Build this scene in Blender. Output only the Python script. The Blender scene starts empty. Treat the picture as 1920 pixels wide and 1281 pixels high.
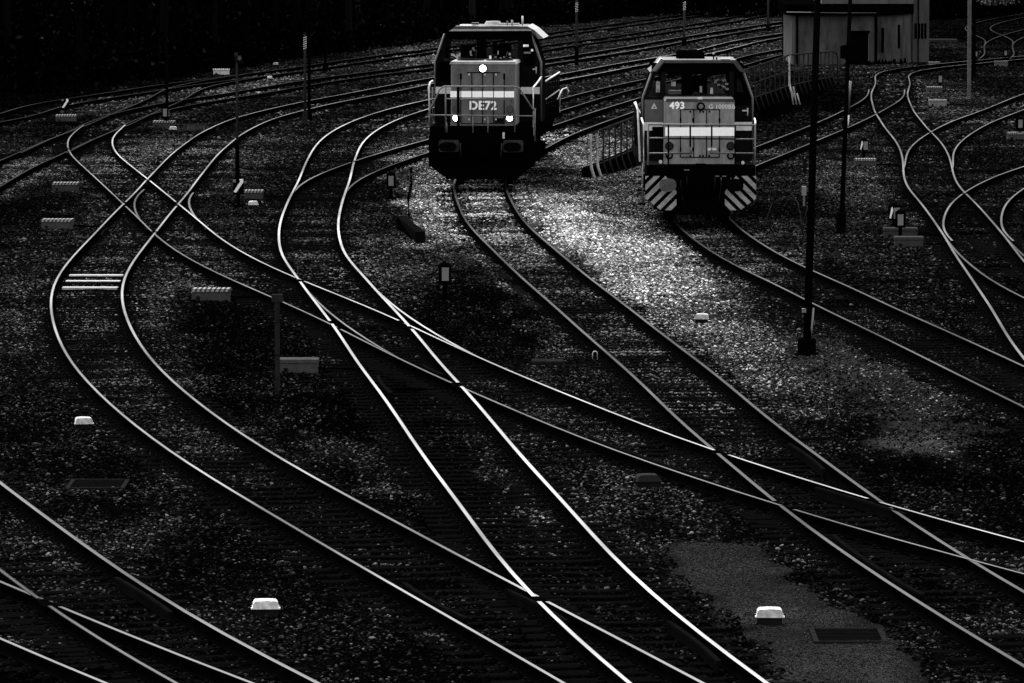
import bpy, math, random
import numpy as np
from mathutils import Matrix, Vector

CAM_H=8.8800; FOCAL=200.0062; PITCH=0.081054
TRACKS={
 'A1':(62.55,[-2.918,-3.544,-4.138,-4.698,-5.227,-5.731,-6.217,-6.691,-7.159,-7.623,-8.082]),
 'A2':(62.55,[-3.659,-4.493,-5.288,-6.062,-6.823]),
 'B':(62.55,[1.35,0.885,0.414,-0.061,-0.536,-1.008,-1.477,-1.942,-2.403,-2.863,-3.322,-3.772,-4.209,-4.626,-5.024,-5.406,-5.771,-6.121,-6.456,-6.777,-7.08,-7.364,-7.628,-7.873,-8.103,-8.319,-8.521,-8.711,-8.887,-9.046,-9.186,-9.305,-9.404,-9.484,-9.545,-9.593,-9.631,-9.663,-9.691,-9.717,-9.743,-9.771,-9.8,-9.831,-9.86,-9.884,-9.903,-9.92,-9.939,-9.96,-9.986,-10.018,-10.053,-10.088,-10.117,-10.143,-10.168,-10.196,-10.225,-10.251,-10.273,-10.287,-10.293,-10.289,-10.278,-10.267,-10.258,-10.246,-10.219,-10.17,-10.104,-10.028,-9.948,-9.855,-9.736,-9.584,-9.4,-9.188,-8.951,-8.697,-8.429,-8.151,-7.858,-7.547,-7.214,-6.868,-6.515,-6.164,-5.821,-5.492,-5.176,-4.865,-4.548,-4.218,-3.872,-3.508,-3.129,-2.738,-2.343,-1.946,-1.548,-1.15,-0.751,-0.35,0.057,0.468,0.885,1.307,1.732,2.159,2.587,3.012,3.433,3.849,4.259,4.664,5.064,5.461,5.856,6.249,6.639,7.023,7.4,7.77,8.137,8.505,8.877,9.255,9.639,10.03,10.426,10.824,11.224,11.626,12.027,12.43,12.834,13.24,13.648,14.06,14.476,14.897,15.323,15.755,16.193]),
 'C':(62.55,[2.063,1.765,1.484,1.223,0.98,0.758,0.554,0.369,0.193,0.017,-0.165,-0.35,-0.531,-0.704,-0.871,-1.036,-1.201,-1.369,-1.545,-1.728,-1.912,-2.09,-2.257,-2.418,-2.581,-2.75,-2.926,-3.107,-3.292,-3.478,-3.659,-3.835,-4.008,-4.185,-4.366,-4.541,-4.696,-4.823,-4.927,-5.019,-5.103,-5.178,-5.242,-5.294,-5.336,-5.373,-5.407,-5.438,-5.464,-5.486,-5.504,-5.522,-5.541,-5.563,-5.592,-5.627,-5.664,-5.699,-5.726,-5.749,-5.77,-5.79,-5.807,-5.817,-5.817,-5.806,-5.782,-5.744,-5.693,-5.626,-5.544,-5.447,-5.333,-5.202,-5.054,-4.89,-4.708,-4.51,-4.293,-4.057,-3.801,-3.523,-3.224,-2.907,-2.578,-2.24,-1.894,-1.544,-1.189,-0.83,-0.467,-0.098,0.276,0.657,1.044,1.436,1.831,2.227,2.622,3.012,3.396,3.776,4.152,4.528,4.908,5.296,5.696,6.108,6.534,6.973,7.418,7.864,8.304,8.733,9.142,9.528,9.892,10.235,10.56,10.87,11.17,11.465,11.759,12.058,12.367,12.69,13.031,13.394,13.782,14.195,14.634,15.101]),
 'D':(72.51,[7.382,6.647,5.93,5.248,4.61,4.01,3.436,2.881,2.351,1.853,1.389,0.947,0.515,0.084,-0.342,-0.755,-1.153,-1.538,-1.912,-2.28,-2.649,-3.026,-3.416,-3.82,-4.236,-4.661,-5.087,-5.504,-5.908,-6.295,-6.663,-7.01,-7.336,-7.642,-7.927,-8.197,-8.455,-8.704,-8.953,-9.205,-9.462,-9.721,-9.977,-10.233,-10.488,-10.745,-11.002,-11.261,-11.52,-11.78,-12.04,-12.301,-12.562,-12.823,-13.082,-13.332,-13.566,-13.777,-13.967,-14.14,-14.296,-14.431,-14.54,-14.62,-14.678,-14.72,-14.754,-14.795]),
 'H':(63.99,[6.561,6.279,6.002,5.736,5.486,5.251,5.03,4.822,4.627,4.446,4.277,4.113,3.947,3.778,3.615,3.465,3.329,3.197,3.062,2.918,2.767,2.61,2.45,2.29,2.135,1.984,1.834,1.682,1.527,1.37,1.212,1.055,0.904,0.759,0.62,0.482,0.343,0.204,0.064,-0.074,-0.205,-0.323,-0.426,-0.515,-0.591,-0.658,-0.719,-0.778,-0.834,-0.884,-0.924,-0.948,-0.951,-0.927,-0.874,-0.792,-0.682,-0.548,-0.396,-0.231,-0.057,0.119,0.296,0.474,0.656,0.843,1.04,1.251,1.477,1.716,1.966,2.226,2.492,2.762,3.034,3.306,3.578,3.853,4.133,4.421,4.717,5.015,5.313,5.608,5.899]),
 'I':(95.74,[9.41,9.218,9.02,8.822,8.63,8.44,8.249,8.054,7.853,7.648,7.439,7.235,7.043,6.862,6.678,6.478,6.265,6.056,5.867,5.702,5.556,5.427,5.313,5.212,5.126,5.052,4.994,4.951,4.924,4.917,4.931,4.967,5.03,5.121,5.241,5.394,5.578,5.794,6.042,6.317,6.616,6.933,7.263,7.599,7.933,8.265,8.594,8.921,9.246,9.572,9.899,10.226,10.552,10.877,11.198,11.515,11.827,12.133,12.434,12.728,13.016,13.297,13.573,13.846,14.119,14.389,14.65,14.894,15.117,15.319,15.497,15.652,15.785]),
 'J':(105.81,[10.297,10.34,10.401,10.475,10.557,10.641,10.719,10.79,10.856,10.922,10.991,11.059,11.125,11.188,11.252,11.323,11.403,11.485,11.562,11.631,11.696,11.76,11.825,11.889,11.95,12.006,12.057,12.102,12.146,12.199,12.271,12.363,12.471,12.593,12.723,12.857,12.99,13.12,13.245,13.363,13.473,13.575,13.671,13.758,13.835,13.903,13.964,14.021,14.078,14.139,14.206,14.282,14.361,14.437,14.508,14.578,14.659,14.753,14.858,14.964,15.069,15.172,15.278,15.389,15.507,15.636,15.776,15.927,16.088,16.255,16.42,16.575,16.715,16.842,16.956,17.068,17.195,17.355,17.568,17.858,18.244,18.735,19.322,20.0,20.752,21.556,22.392,23.243,24.098,24.946,25.783,26.607]),
 'L':(173.91,[12.709,12.885,13.049,13.203,13.354,13.51,13.681,13.872,14.083,14.312,14.558,14.819,15.095,15.383,15.682,15.989,16.306,16.638,16.99,17.361,17.746,18.14,18.536,18.925,19.299,19.663,20.02,20.375,20.733,21.099,21.476,21.865]),
 'M':(140.33,[11.634,11.645,11.724,11.851,12.01,12.19,12.383,12.593,12.829,13.094,13.387,13.702,14.038,14.395,14.774,15.177,15.61,16.074,16.571]),
 'N':(121.05,[11.679,11.558,11.467,11.408,11.379,11.37,11.375,11.392,11.426,11.475,11.535,11.6,11.665]),
 'E':(165.39,[-15.653,-15.654,-15.656,-15.657,-15.655,-15.644,-15.616,-15.566,-15.506,-15.447,-15.399,-15.358,-15.317,-15.272,-15.218,-15.153,-15.079,-15.007,-14.95,-14.915,-14.892,-14.867,-14.828,-14.769,-14.682,-14.564,-14.414,-14.235,-14.026,-13.786,-13.511,-13.201,-12.858,-12.483,-12.084,-11.679,-11.285,-10.913,-10.558,-10.218,-9.887,-9.554,-9.209,-8.845,-8.458,-8.044,-7.604,-7.142,-6.666,-6.179,-5.685,-5.188,-4.694,-4.205,-3.727,-3.263,-2.817,-2.391,-1.988,-1.604,-1.239,-0.888,-0.547,-0.213,0.12,0.454,0.795,1.143,1.501,1.869,2.251,2.647,3.062,3.496,3.945,4.409,4.881,5.352,5.814,6.262,6.693,7.104,7.498,7.877,8.247,8.613,8.983,9.363,9.755,10.159,10.573,10.991,11.408,11.817,12.213,12.596,12.964,13.318,13.66,13.993,14.32,14.646,14.974,15.31,15.656,16.016,16.393,16.788,17.202,17.636]),
 'F':(209.76,[-19.618,-19.273,-19.019,-18.851,-18.755,-18.692,-18.621,-18.504,-18.331,-18.095,-17.794,-17.45,-17.083,-16.714,-16.35,-15.996,-15.654,-15.311,-14.953,-14.571,-14.165,-13.737,-13.289,-12.827,-12.36,-11.893,-11.434,-10.989,-10.564,-10.157,-9.768,-9.395,-9.032,-8.673,-8.313,-7.949,-7.577,-7.196,-6.805,-6.403,-5.992,-5.57,-5.138,-4.695,-4.243,-3.782,-3.315,-2.843,-2.369,-1.899,-1.434,-0.978,-0.536,-0.108,0.303,0.697,1.078,1.447,1.81,2.172,2.539,2.915,3.302,3.7,4.108,4.521,4.934,5.344,5.747,6.14,6.524,6.906,7.289,7.676,8.068,8.465,8.868,9.274,9.682,10.091,10.503,10.919,11.336,11.755,12.173,12.589,13.003,13.413,13.819,14.222,14.622,15.021,15.42,15.82,16.223,16.63,17.043,17.462,17.888,18.322,18.763,19.213]),
 'X':(185.87,[-15.31,-15.282,-15.252,-15.22,-15.183,-15.137,-15.077,-15.0,-14.914,-14.828,-14.752,-14.687,-14.635,-14.595,-14.56,-14.523,-14.479,-14.426,-14.361,-14.288,-14.216,-14.154,-14.11,-14.084,-14.075,-14.077,-14.078,-14.066,-14.026,-13.949,-13.824,-13.644,-13.417,-13.149,-12.847,-12.515,-12.16,-11.784,-11.388]),
 'G':(103.83,[-1.003,-1.354,-1.686,-2.002,-2.303,-2.587,-2.854,-3.102,-3.332,-3.544,-3.743,-3.936,-4.127,-4.312,-4.485,-4.641,-4.778,-4.893,-4.988,-5.065]),
 'S':(156.62,[-5.457,-5.487,-5.502,-5.5,-5.478,-5.427,-5.339,-5.211,-5.049,-4.863,-4.659,-4.439,-4.204,-3.957,-3.696,-3.424,-3.14,-2.847,-2.548,-2.247,-1.949,-1.66,-1.382,-1.114,-0.854,-0.601,-0.351,-0.1,0.155,0.416,0.684,0.958,1.234,1.51,1.786,2.063,2.34,2.619,2.901,3.19,3.489,3.802,4.132,4.475,4.828,5.188,5.555,5.925,6.3,6.682,7.072,7.471,7.874,8.28,8.683,9.079,9.462,9.828,10.178,10.509,10.825,11.129,11.426,11.722,12.021,12.329,12.651,12.993,13.359,13.752,14.175,14.631,15.119]),
 'P':(283.9,[24.056,24.321,24.563,24.783,24.981,25.16,25.324,25.476,25.625,25.781,25.948,26.127,26.316,26.508,26.695,26.866,27.012,27.13,27.218,27.277,27.319,27.353,27.388,27.426,27.47,27.523,27.592,27.683,27.801,27.948,28.126,28.335,28.573,28.839,29.129,29.442,29.778,30.135,30.513]),
 'Q':(301.01,[25.75,25.878,26.031,26.209,26.41,26.63,26.865,27.113,27.377,27.657,27.954,28.268,28.597,28.94,29.293,29.655,30.024,30.399,30.778,31.162]),
 'K':(145.07,[-8.545,-8.78,-8.999,-9.204,-9.394,-9.562,-9.702,-9.806,-9.868,-9.882,-9.864,-9.849,-9.869,-9.943,-10.08]),
}
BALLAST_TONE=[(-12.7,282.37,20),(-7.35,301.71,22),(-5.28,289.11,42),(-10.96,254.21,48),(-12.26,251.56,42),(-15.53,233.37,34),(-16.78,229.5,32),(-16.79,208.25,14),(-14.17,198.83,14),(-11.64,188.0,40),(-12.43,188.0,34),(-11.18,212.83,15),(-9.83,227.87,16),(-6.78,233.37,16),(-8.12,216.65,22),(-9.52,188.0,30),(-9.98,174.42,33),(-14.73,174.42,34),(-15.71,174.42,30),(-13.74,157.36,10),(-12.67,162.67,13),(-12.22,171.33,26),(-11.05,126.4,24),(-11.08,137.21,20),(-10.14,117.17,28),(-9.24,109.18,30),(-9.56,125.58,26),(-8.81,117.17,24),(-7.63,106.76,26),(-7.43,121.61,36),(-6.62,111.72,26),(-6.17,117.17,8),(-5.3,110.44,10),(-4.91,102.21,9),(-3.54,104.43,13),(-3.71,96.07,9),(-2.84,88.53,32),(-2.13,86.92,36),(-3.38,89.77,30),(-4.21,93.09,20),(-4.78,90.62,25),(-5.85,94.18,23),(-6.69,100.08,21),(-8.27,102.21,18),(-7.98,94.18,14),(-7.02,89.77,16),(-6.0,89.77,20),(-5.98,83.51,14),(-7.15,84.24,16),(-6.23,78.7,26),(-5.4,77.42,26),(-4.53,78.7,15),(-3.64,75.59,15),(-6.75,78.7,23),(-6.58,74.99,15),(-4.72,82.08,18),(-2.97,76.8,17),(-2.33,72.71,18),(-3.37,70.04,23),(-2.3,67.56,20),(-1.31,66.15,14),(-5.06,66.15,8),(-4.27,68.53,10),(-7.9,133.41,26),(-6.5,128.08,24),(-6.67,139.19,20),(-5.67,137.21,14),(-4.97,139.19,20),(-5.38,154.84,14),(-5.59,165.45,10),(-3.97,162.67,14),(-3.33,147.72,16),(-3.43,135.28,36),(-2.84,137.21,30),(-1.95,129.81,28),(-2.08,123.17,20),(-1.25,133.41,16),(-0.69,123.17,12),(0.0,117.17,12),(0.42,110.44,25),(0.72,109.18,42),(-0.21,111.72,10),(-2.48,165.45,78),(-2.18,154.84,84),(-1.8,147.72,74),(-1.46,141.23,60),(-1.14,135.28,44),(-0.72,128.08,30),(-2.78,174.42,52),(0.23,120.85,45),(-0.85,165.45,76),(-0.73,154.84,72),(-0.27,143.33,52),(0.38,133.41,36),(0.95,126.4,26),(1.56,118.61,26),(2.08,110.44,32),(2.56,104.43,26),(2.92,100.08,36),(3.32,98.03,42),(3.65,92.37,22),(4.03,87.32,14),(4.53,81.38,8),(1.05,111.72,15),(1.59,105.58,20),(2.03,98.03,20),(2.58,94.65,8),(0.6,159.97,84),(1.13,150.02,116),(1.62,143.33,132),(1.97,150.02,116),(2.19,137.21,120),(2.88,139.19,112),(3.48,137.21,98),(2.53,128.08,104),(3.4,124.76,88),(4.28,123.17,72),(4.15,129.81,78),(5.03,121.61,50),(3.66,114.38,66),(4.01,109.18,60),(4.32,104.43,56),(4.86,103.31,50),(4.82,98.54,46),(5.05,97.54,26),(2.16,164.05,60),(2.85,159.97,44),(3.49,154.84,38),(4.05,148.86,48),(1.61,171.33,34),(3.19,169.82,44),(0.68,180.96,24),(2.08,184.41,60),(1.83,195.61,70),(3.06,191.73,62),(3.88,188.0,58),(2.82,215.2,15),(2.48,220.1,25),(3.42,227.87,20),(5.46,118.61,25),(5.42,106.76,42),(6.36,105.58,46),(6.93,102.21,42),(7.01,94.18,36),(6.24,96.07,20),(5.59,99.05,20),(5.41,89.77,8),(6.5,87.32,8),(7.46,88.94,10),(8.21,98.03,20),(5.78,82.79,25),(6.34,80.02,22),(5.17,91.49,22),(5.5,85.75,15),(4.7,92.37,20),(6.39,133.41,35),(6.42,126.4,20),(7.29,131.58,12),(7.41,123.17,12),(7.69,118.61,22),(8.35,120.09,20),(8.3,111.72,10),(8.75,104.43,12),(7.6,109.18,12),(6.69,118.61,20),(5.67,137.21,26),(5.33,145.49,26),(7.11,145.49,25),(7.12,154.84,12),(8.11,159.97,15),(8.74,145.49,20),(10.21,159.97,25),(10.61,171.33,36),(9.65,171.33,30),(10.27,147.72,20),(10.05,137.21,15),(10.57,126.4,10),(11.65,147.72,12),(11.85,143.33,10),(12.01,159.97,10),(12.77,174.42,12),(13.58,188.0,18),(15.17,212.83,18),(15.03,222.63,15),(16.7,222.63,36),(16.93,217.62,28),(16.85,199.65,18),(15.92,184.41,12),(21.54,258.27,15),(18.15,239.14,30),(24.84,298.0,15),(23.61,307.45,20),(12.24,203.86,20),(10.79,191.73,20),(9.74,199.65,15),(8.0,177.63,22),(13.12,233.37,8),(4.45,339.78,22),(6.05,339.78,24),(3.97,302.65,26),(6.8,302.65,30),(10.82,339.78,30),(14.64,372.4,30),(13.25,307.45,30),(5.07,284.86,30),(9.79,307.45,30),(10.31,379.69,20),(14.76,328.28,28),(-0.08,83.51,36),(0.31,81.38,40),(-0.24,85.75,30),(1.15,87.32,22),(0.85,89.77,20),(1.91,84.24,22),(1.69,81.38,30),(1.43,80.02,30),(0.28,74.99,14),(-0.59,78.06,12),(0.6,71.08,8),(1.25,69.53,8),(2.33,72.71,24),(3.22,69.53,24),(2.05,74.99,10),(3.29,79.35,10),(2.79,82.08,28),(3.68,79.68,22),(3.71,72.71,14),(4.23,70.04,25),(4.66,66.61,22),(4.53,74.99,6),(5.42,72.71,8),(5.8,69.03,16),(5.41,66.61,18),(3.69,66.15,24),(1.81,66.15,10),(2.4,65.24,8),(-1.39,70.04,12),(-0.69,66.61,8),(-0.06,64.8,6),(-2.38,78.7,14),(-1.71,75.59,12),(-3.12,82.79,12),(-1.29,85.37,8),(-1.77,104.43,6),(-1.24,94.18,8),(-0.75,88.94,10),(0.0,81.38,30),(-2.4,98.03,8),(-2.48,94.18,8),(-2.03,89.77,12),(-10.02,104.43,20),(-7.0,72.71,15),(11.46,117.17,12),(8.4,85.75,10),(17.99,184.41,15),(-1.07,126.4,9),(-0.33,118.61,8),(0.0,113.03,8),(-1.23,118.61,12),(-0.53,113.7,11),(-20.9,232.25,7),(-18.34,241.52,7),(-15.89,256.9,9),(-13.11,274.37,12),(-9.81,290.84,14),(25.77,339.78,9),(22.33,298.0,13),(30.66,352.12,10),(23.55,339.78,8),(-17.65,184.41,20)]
SOIL_PATCH=[(2.04,77.42),(2.72,77.87),(3.21,77.3),(3.57,74.12),(3.76,71.19),(4.41,68.63),(4.63,66.24),(4.71,63.5),(3.12,63.5),(2.84,68.28),(2.46,70.56),(2.16,73.83)]
GRASS_PATCH=[(5.46,111.72),(6.69,111.08),(7.35,105.58),(7.6,96.07),(7.65,91.31),(6.36,91.31),(6.0,99.56),(5.28,103.87)]
EARTH_LEFT=[(-6.94,117.17),(-5.57,120.85),(-3.66,114.38),(-2.6,102.21),(-1.9,91.49),(-2.71,89.77),(-3.79,91.49),(-5.09,100.08)]
EARTH_RIGHT=[(5.12,97.04),(6.09,95.12),(7.17,90.62),(7.96,88.12),(7.12,78.7),(6.19,82.08),(5.65,88.12),(5.32,94.18)]
MOUND_TOP=[(-1.57,139.19),(-0.38,133.41),(0.55,117.17),(0.42,110.44),(-0.65,115.76),(-1.51,123.17)]
EARTH_BACK=[(-14.66,162.67),(-12.76,159.97),(-11.17,143.33),(-10.98,129.81),(-11.71,129.81)]
GRASS_MID=[(-9.17,191.73),(-7.81,208.25),(-6.19,220.1),(-6.92,184.41),(-6.61,159.97),(-7.36,159.97)]
MOUND=(-1.16, 123.17)
COVER_BOXES=[
 ((-7.08, 93.63),0.32, 'white rounded lid box on the dark soil left of the big left curve'),
 ((-3.04, 69.68),0.36, 'large white lid box in the gravel at the bottom left between two tracks'),
 ((3.14, 68.83),0.36, 'pale lid box on the smooth grey soil patch at the bottom right'),
 ((3.89, 116.32),0.31, 'white box lid on the lower edge of the bright gravel beside the bare mast'),
 ((-7.13, 156.59),0.28, 'small tilted white lid lying right of the thin lamp mast'),
 ((-12.18, 204.29),0.3, 'bright white lid box at the foot of the short dark mast on the left'),
 ((-10.93, 256.9),0.26, 'small white lid box between the second and third track from the woods'),
 ((-11.49, 276.72),0.26, 'farthest white lid box, between the woods and the first track'),
]
DARK_BOX=[
 ((2.03, 84.62),0.38, 'dark weathered cable box with a grey lid beside the long crossing track'),
]
POINT_MACHINES=[
 ((-6.5, 122.7),0.82, 0.12, 1, 'grey box with striped lid in dark soil right of the big left curve'),
 ((-3.94, 104.66),0.72, 0.13, 0, 'plain grey point machine box right beside the tee topped post'),
 ((-11.85, 148.17),0.8, 0.13, 1, 'grey box with striped lid alone left of the diamond crossing'),
 ((-13.03, 166.02),0.76, 0.1, 1, 'dim striped box on the gravel above the left diamond crossing'),
 ((-16.79, 214.25),0.78, 0.12, 1, 'low grey box with striped lid below the slanted bar indicator at far left'),
 ((-12.73, 208.25),0.8, 0.1, 1, 'dim box with studded lid behind the short dark mast on the left'),
 ((-13.55, 265.35),0.74, 1.3, 1, 'brightest box with a notched white lid, at the edge of the woods'),
 ((-7.43, 161.58),0.72, 0.11, 1, 'dim grey box beside the slanted bar indicator near the thin lamp mast'),
 ((11.18, 179.95),0.66, 0.12, 1, 'box with dotted white lid below the lantern right of the leaning masts'),
 ((18.06, 243.34),0.66, 0.14, 1, 'box with dotted white lid behind the lantern near the pale wooden post'),
 ((17.09, 228.41),0.7, 0.42, 0, 'thin bright slab box below the lantern near the pale wooden post'),
 ((20.47, 275.93),0.5, 0.3, 0, 'small pale slab box beside the rails past the hut'),
 ((23.77, 276.72),0.62, 0.2, 0, 'grey slab box near the two far lanterns at upper right'),
 ((17.62, 198.83),0.6, 0.13, 1, 'box with dotted lid at the right edge under a lantern'),
 ((9.86, 144.19),0.84, 0.09, 0, 'upper grey slab box behind the paired lanterns on the right'),
 ((9.81, 140.41),0.7, 0.1, 0, 'lower grey slab box in front of the paired lanterns on the right'),
]
LANTERNS=[
 ((-1.41, 119.2),'pane', 1.0, 'black point lantern with a grey pane standing on the dark mound'),
 ((-3.44, 161.58),'pane', 1.0, 'black point lantern with a grey pane left of the front locomotive'),
 ((9.77, 142.9),'pane', 1.0, 'front point lantern of the pair on the right, standing lower'),
 ((9.78, 145.49),'both', 1.0, 'rear point lantern of the pair on the right, showing a slanted bar and a pane'),
 ((11.37, 183.71),'both', 0.95, 'lantern with a slanted bar and a pane right of the leaning masts'),
 ((18.36, 243.96),'pane', 1.0, 'point lantern with a pale pane left of the pale wooden post'),
 ((17.75, 198.83),'pane', 1.0, 'point lantern with a pale pane at the right edge of the yard'),
 ((23.01, 282.37),'pane', 0.8, 'left one of two tiny far lanterns at the upper right'),
 ((24.61, 284.02),'pane', 0.8, 'right one of two tiny far lanterns at the upper right'),
 ((-17.0, 216.65),'bar', 1.0, 'point indicator with a slanted white bar at the far left'),
 ((-7.55, 156.85),'bar', 1.1, 'point indicator with a slanted white bar and a square dot beside the thin lamp mast'),
 ((-12.69, 208.25),'pane', 1.0, 'point lantern with a bright pane half hidden by the short dark mast'),
]
MASTS=[
 ((5.65, 108.69),9.5, 0.062, 0.026, (0.36, 0.17), 0, 0.012, 0, 'tall leaning black mast in front on the right, nearest of all'),
 ((8.43, 145.49),8.0, 0.052, 0.034, (0.6, 0.12), 0, 0.014, 2, 'leaning black mast with a dark box up high, behind the nearest mast'),
 ((-7.69, 211.44),3.35, 0.045, 0.0, (0.5, 0.09), 1, 0.03, 0, 'mast with a striped band, left one of a close pair'),
 ((-7.6, 213.3),7.5, 0.05, 0.0, (0.35, 0.1), 0, 0.008, 0, 'plain black mast, right one of a close pair'),
 ((-8.8, 268.29),6.5, 0.05, 0.0, (0.4, 0.12), 0, 0.008, 0, 'thin black mast with a wide foot against the woods'),
 ((-12.63, 208.25),3.2, 0.05, 0.0, (0.3, 0.1), 0, 0.012, 0, 'short dark mast with a white plate near the left woods'),
 ((-8.05, 166.6),3.9, 0.035, 0.0, (1.5, 0.06), 0, 0.03, 1, 'thin mast with a small lamp on top and a thick lower half'),
 ((3.15, 277.51),5.5, 0.055, 0.0, (0.95, 0.1), 1, 0.05, 0, 'grey mast with a spiral marked band right of the front locomotive'),
 ((9.36, 309.42),2.4, 0.06, 0.0, (0.5, 0.13), 1, 0.05, 0, 'grey mast far behind the second locomotive'),
 ((15.27, 339.78),3.5, 0.06, 0.0, (0.45, 0.12), 1, 0.05, 0, 'farthest grey mast close to the woods'),
 ((13.9, 290.84),5.5, 0.085, 0.0, (0.3, 0.1), 0, 0.008, 0, 'thick black mast at the left corner of the hut'),
 ((19.11, 237.96),4.2, 0.075, 0.0, (0.0, 0.0), 0, 0.16, 0, 'pale wooden post at the upper right'),
 ((21.18, 261.06),4.0, 0.075, 0.0, (0.3, 0.1), 0, 0.008, 0, 'black mast right behind the pale wooden post'),
]
TEE_POST=(-4.16, 100.5)
STAKE=(7.74, 150.49)
THIN_POLE=(12.28, 208.25)
HOOP=(1.57, 107.23)
KERB_ENDS=[(-2.89, 148.01), (-2.34, 142.35)]
BLACK_POST=(-2.77, 152.87)
SLAB=(0.67, 106.28)
DRAINS=[(-6.21, 84.84), (4.03, 67.7)]
LOCO_A=(-0.89, 164.24)
LOCO_B=(4.84, 145.74)
RAMP=[(2.4, 172.86), (4.06, 180.28), (8.63, 209.15), (10.75, 220.6), (14.27, 252.88)]
WOOD_RIGHT=[(23.62, 370.97), (26.68, 365.38), (30.56, 370.97), (35.03, 385.72), (42.12, 401.69)]
WOOD_LINE=[(-30.83, 225.22), (-25.37, 233.37), (-21.26, 236.22), (-18.52, 243.96), (-15.97, 258.27), (-12.41, 275.93), (-9.32, 292.6), (-4.71, 314.44), (1.3, 345.84), (10.03, 382.68), (19.24, 428.29), (23.58, 441.94)]
HUT=[(13.73, 279.11), (17.81, 277.51), (19.85, 284.02), (20.59, 286.54)]
SHRUB=(28.83, 370.97)
KERB=[(22.93, 319.62), (24.99, 320.68)]
BRIGHT_TIES=[(-9.55, 129.94), (-9.43, 128.03), (-9.33, 126.01)]
BRAMBLE=(7.28, 150.49)
SIDE_RAIL=[(2.07, 225.22), (1.65, 220.1)]
TUFT=(-11.49, 205.59)


# ------------------------------------------------------------------ camera, world, sun
C = bpy.context.scene.collection
scn = bpy.context.scene
random.seed(7)
rng = np.random.default_rng(7)
cd = bpy.data.cameras.new('camera'); cam = bpy.data.objects.new('camera', cd); C.objects.link(cam)
cam.location = (0, 0, CAM_H); cam.rotation_euler = (math.pi / 2 - PITCH, 0, 0)
cd.sensor_width = 36; cd.lens = FOCAL; cd.clip_start = 1; cd.clip_end = 6000
scn.camera = cam
SUN_EL, SUN_AZ = math.radians(58), math.radians(335)      # azimuth measured clockwise from +Y (the view direction)
w = bpy.data.worlds.new('World'); scn.world = w; w.use_nodes = True
nt = w.node_tree; bg = nt.nodes['Background']
sky = nt.nodes.new('ShaderNodeTexSky'); sky.sky_type = 'NISHITA'; sky.sun_disc = False
sky.sun_elevation = SUN_EL; sky.sun_rotation = SUN_AZ; sky.dust_density = 3.0; sky.air_density = 1.5
bw = nt.nodes.new('ShaderNodeRGBToBW')
nt.links.new(sky.outputs[0], bw.inputs[0]); nt.links.new(bw.outputs[0], bg.inputs[0])
bg.inputs[1].default_value = 0.15
sd = bpy.data.lights.new('sun', 'SUN'); sd.energy = .9; sd.angle = math.radians(12); sd.color = (1, 1, 1)
so = bpy.data.objects.new('sun', sd); C.objects.link(so)
sdir = Vector((math.sin(SUN_AZ) * math.cos(SUN_EL), math.cos(SUN_AZ) * math.cos(SUN_EL), math.sin(SUN_EL)))
so.rotation_euler = sdir.to_track_quat('Z', 'Y').to_euler(); so.location = (0, 0, 60)
vs = scn.view_settings; vs.view_transform = 'Standard'; vs.look = 'None'; vs.exposure = 1.95; vs.gamma = 1.0

# ------------------------------------------------------------------ materials
def mat(name, v, rough=.8, spec=.1, metal=0., var=0., scale=8., bump=0., emit=0., stretch=(1, 1, 1)):
    m = bpy.data.materials.new(name); m.use_nodes = True; n = m.node_tree; p = n.nodes['Principled BSDF']
    p.inputs['Base Color'].default_value = (v, v, v, 1); p.inputs['Roughness'].default_value = rough
    p.inputs['Specular IOR Level'].default_value = spec; p.inputs['Metallic'].default_value = metal
    if emit:
        p.inputs['Emission Color'].default_value = (1, 1, 1, 1); p.inputs['Emission Strength'].default_value = emit
    if var or bump:
        tc = n.nodes.new('ShaderNodeTexCoord'); mp = n.nodes.new('ShaderNodeMapping'); mp.inputs['Scale'].default_value = stretch
        n.links.new(tc.outputs['Object'], mp.inputs[0])
        nz = n.nodes.new('ShaderNodeTexNoise'); nz.inputs['Scale'].default_value = scale; nz.inputs['Detail'].default_value = 6; nz.inputs['Roughness'].default_value = .65
        n.links.new(mp.outputs[0], nz.inputs['Vector'])
        if var:
            r = n.nodes.new('ShaderNodeMapRange'); r.inputs['From Min'].default_value = .3; r.inputs['From Max'].default_value = .7
            r.inputs['To Min'].default_value = max(v * (1 - var), 0); r.inputs['To Max'].default_value = v * (1 + var)
            n.links.new(nz.outputs['Fac'], r.inputs['Value']); n.links.new(r.outputs[0], p.inputs['Base Color'])
        if bump:
            b = n.nodes.new('ShaderNodeBump'); b.inputs['Strength'].default_value = bump; b.inputs['Distance'].default_value = .02
            n.links.new(nz.outputs['Fac'], b.inputs['Height']); n.links.new(b.outputs[0], p.inputs['Normal'])
    return m
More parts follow.
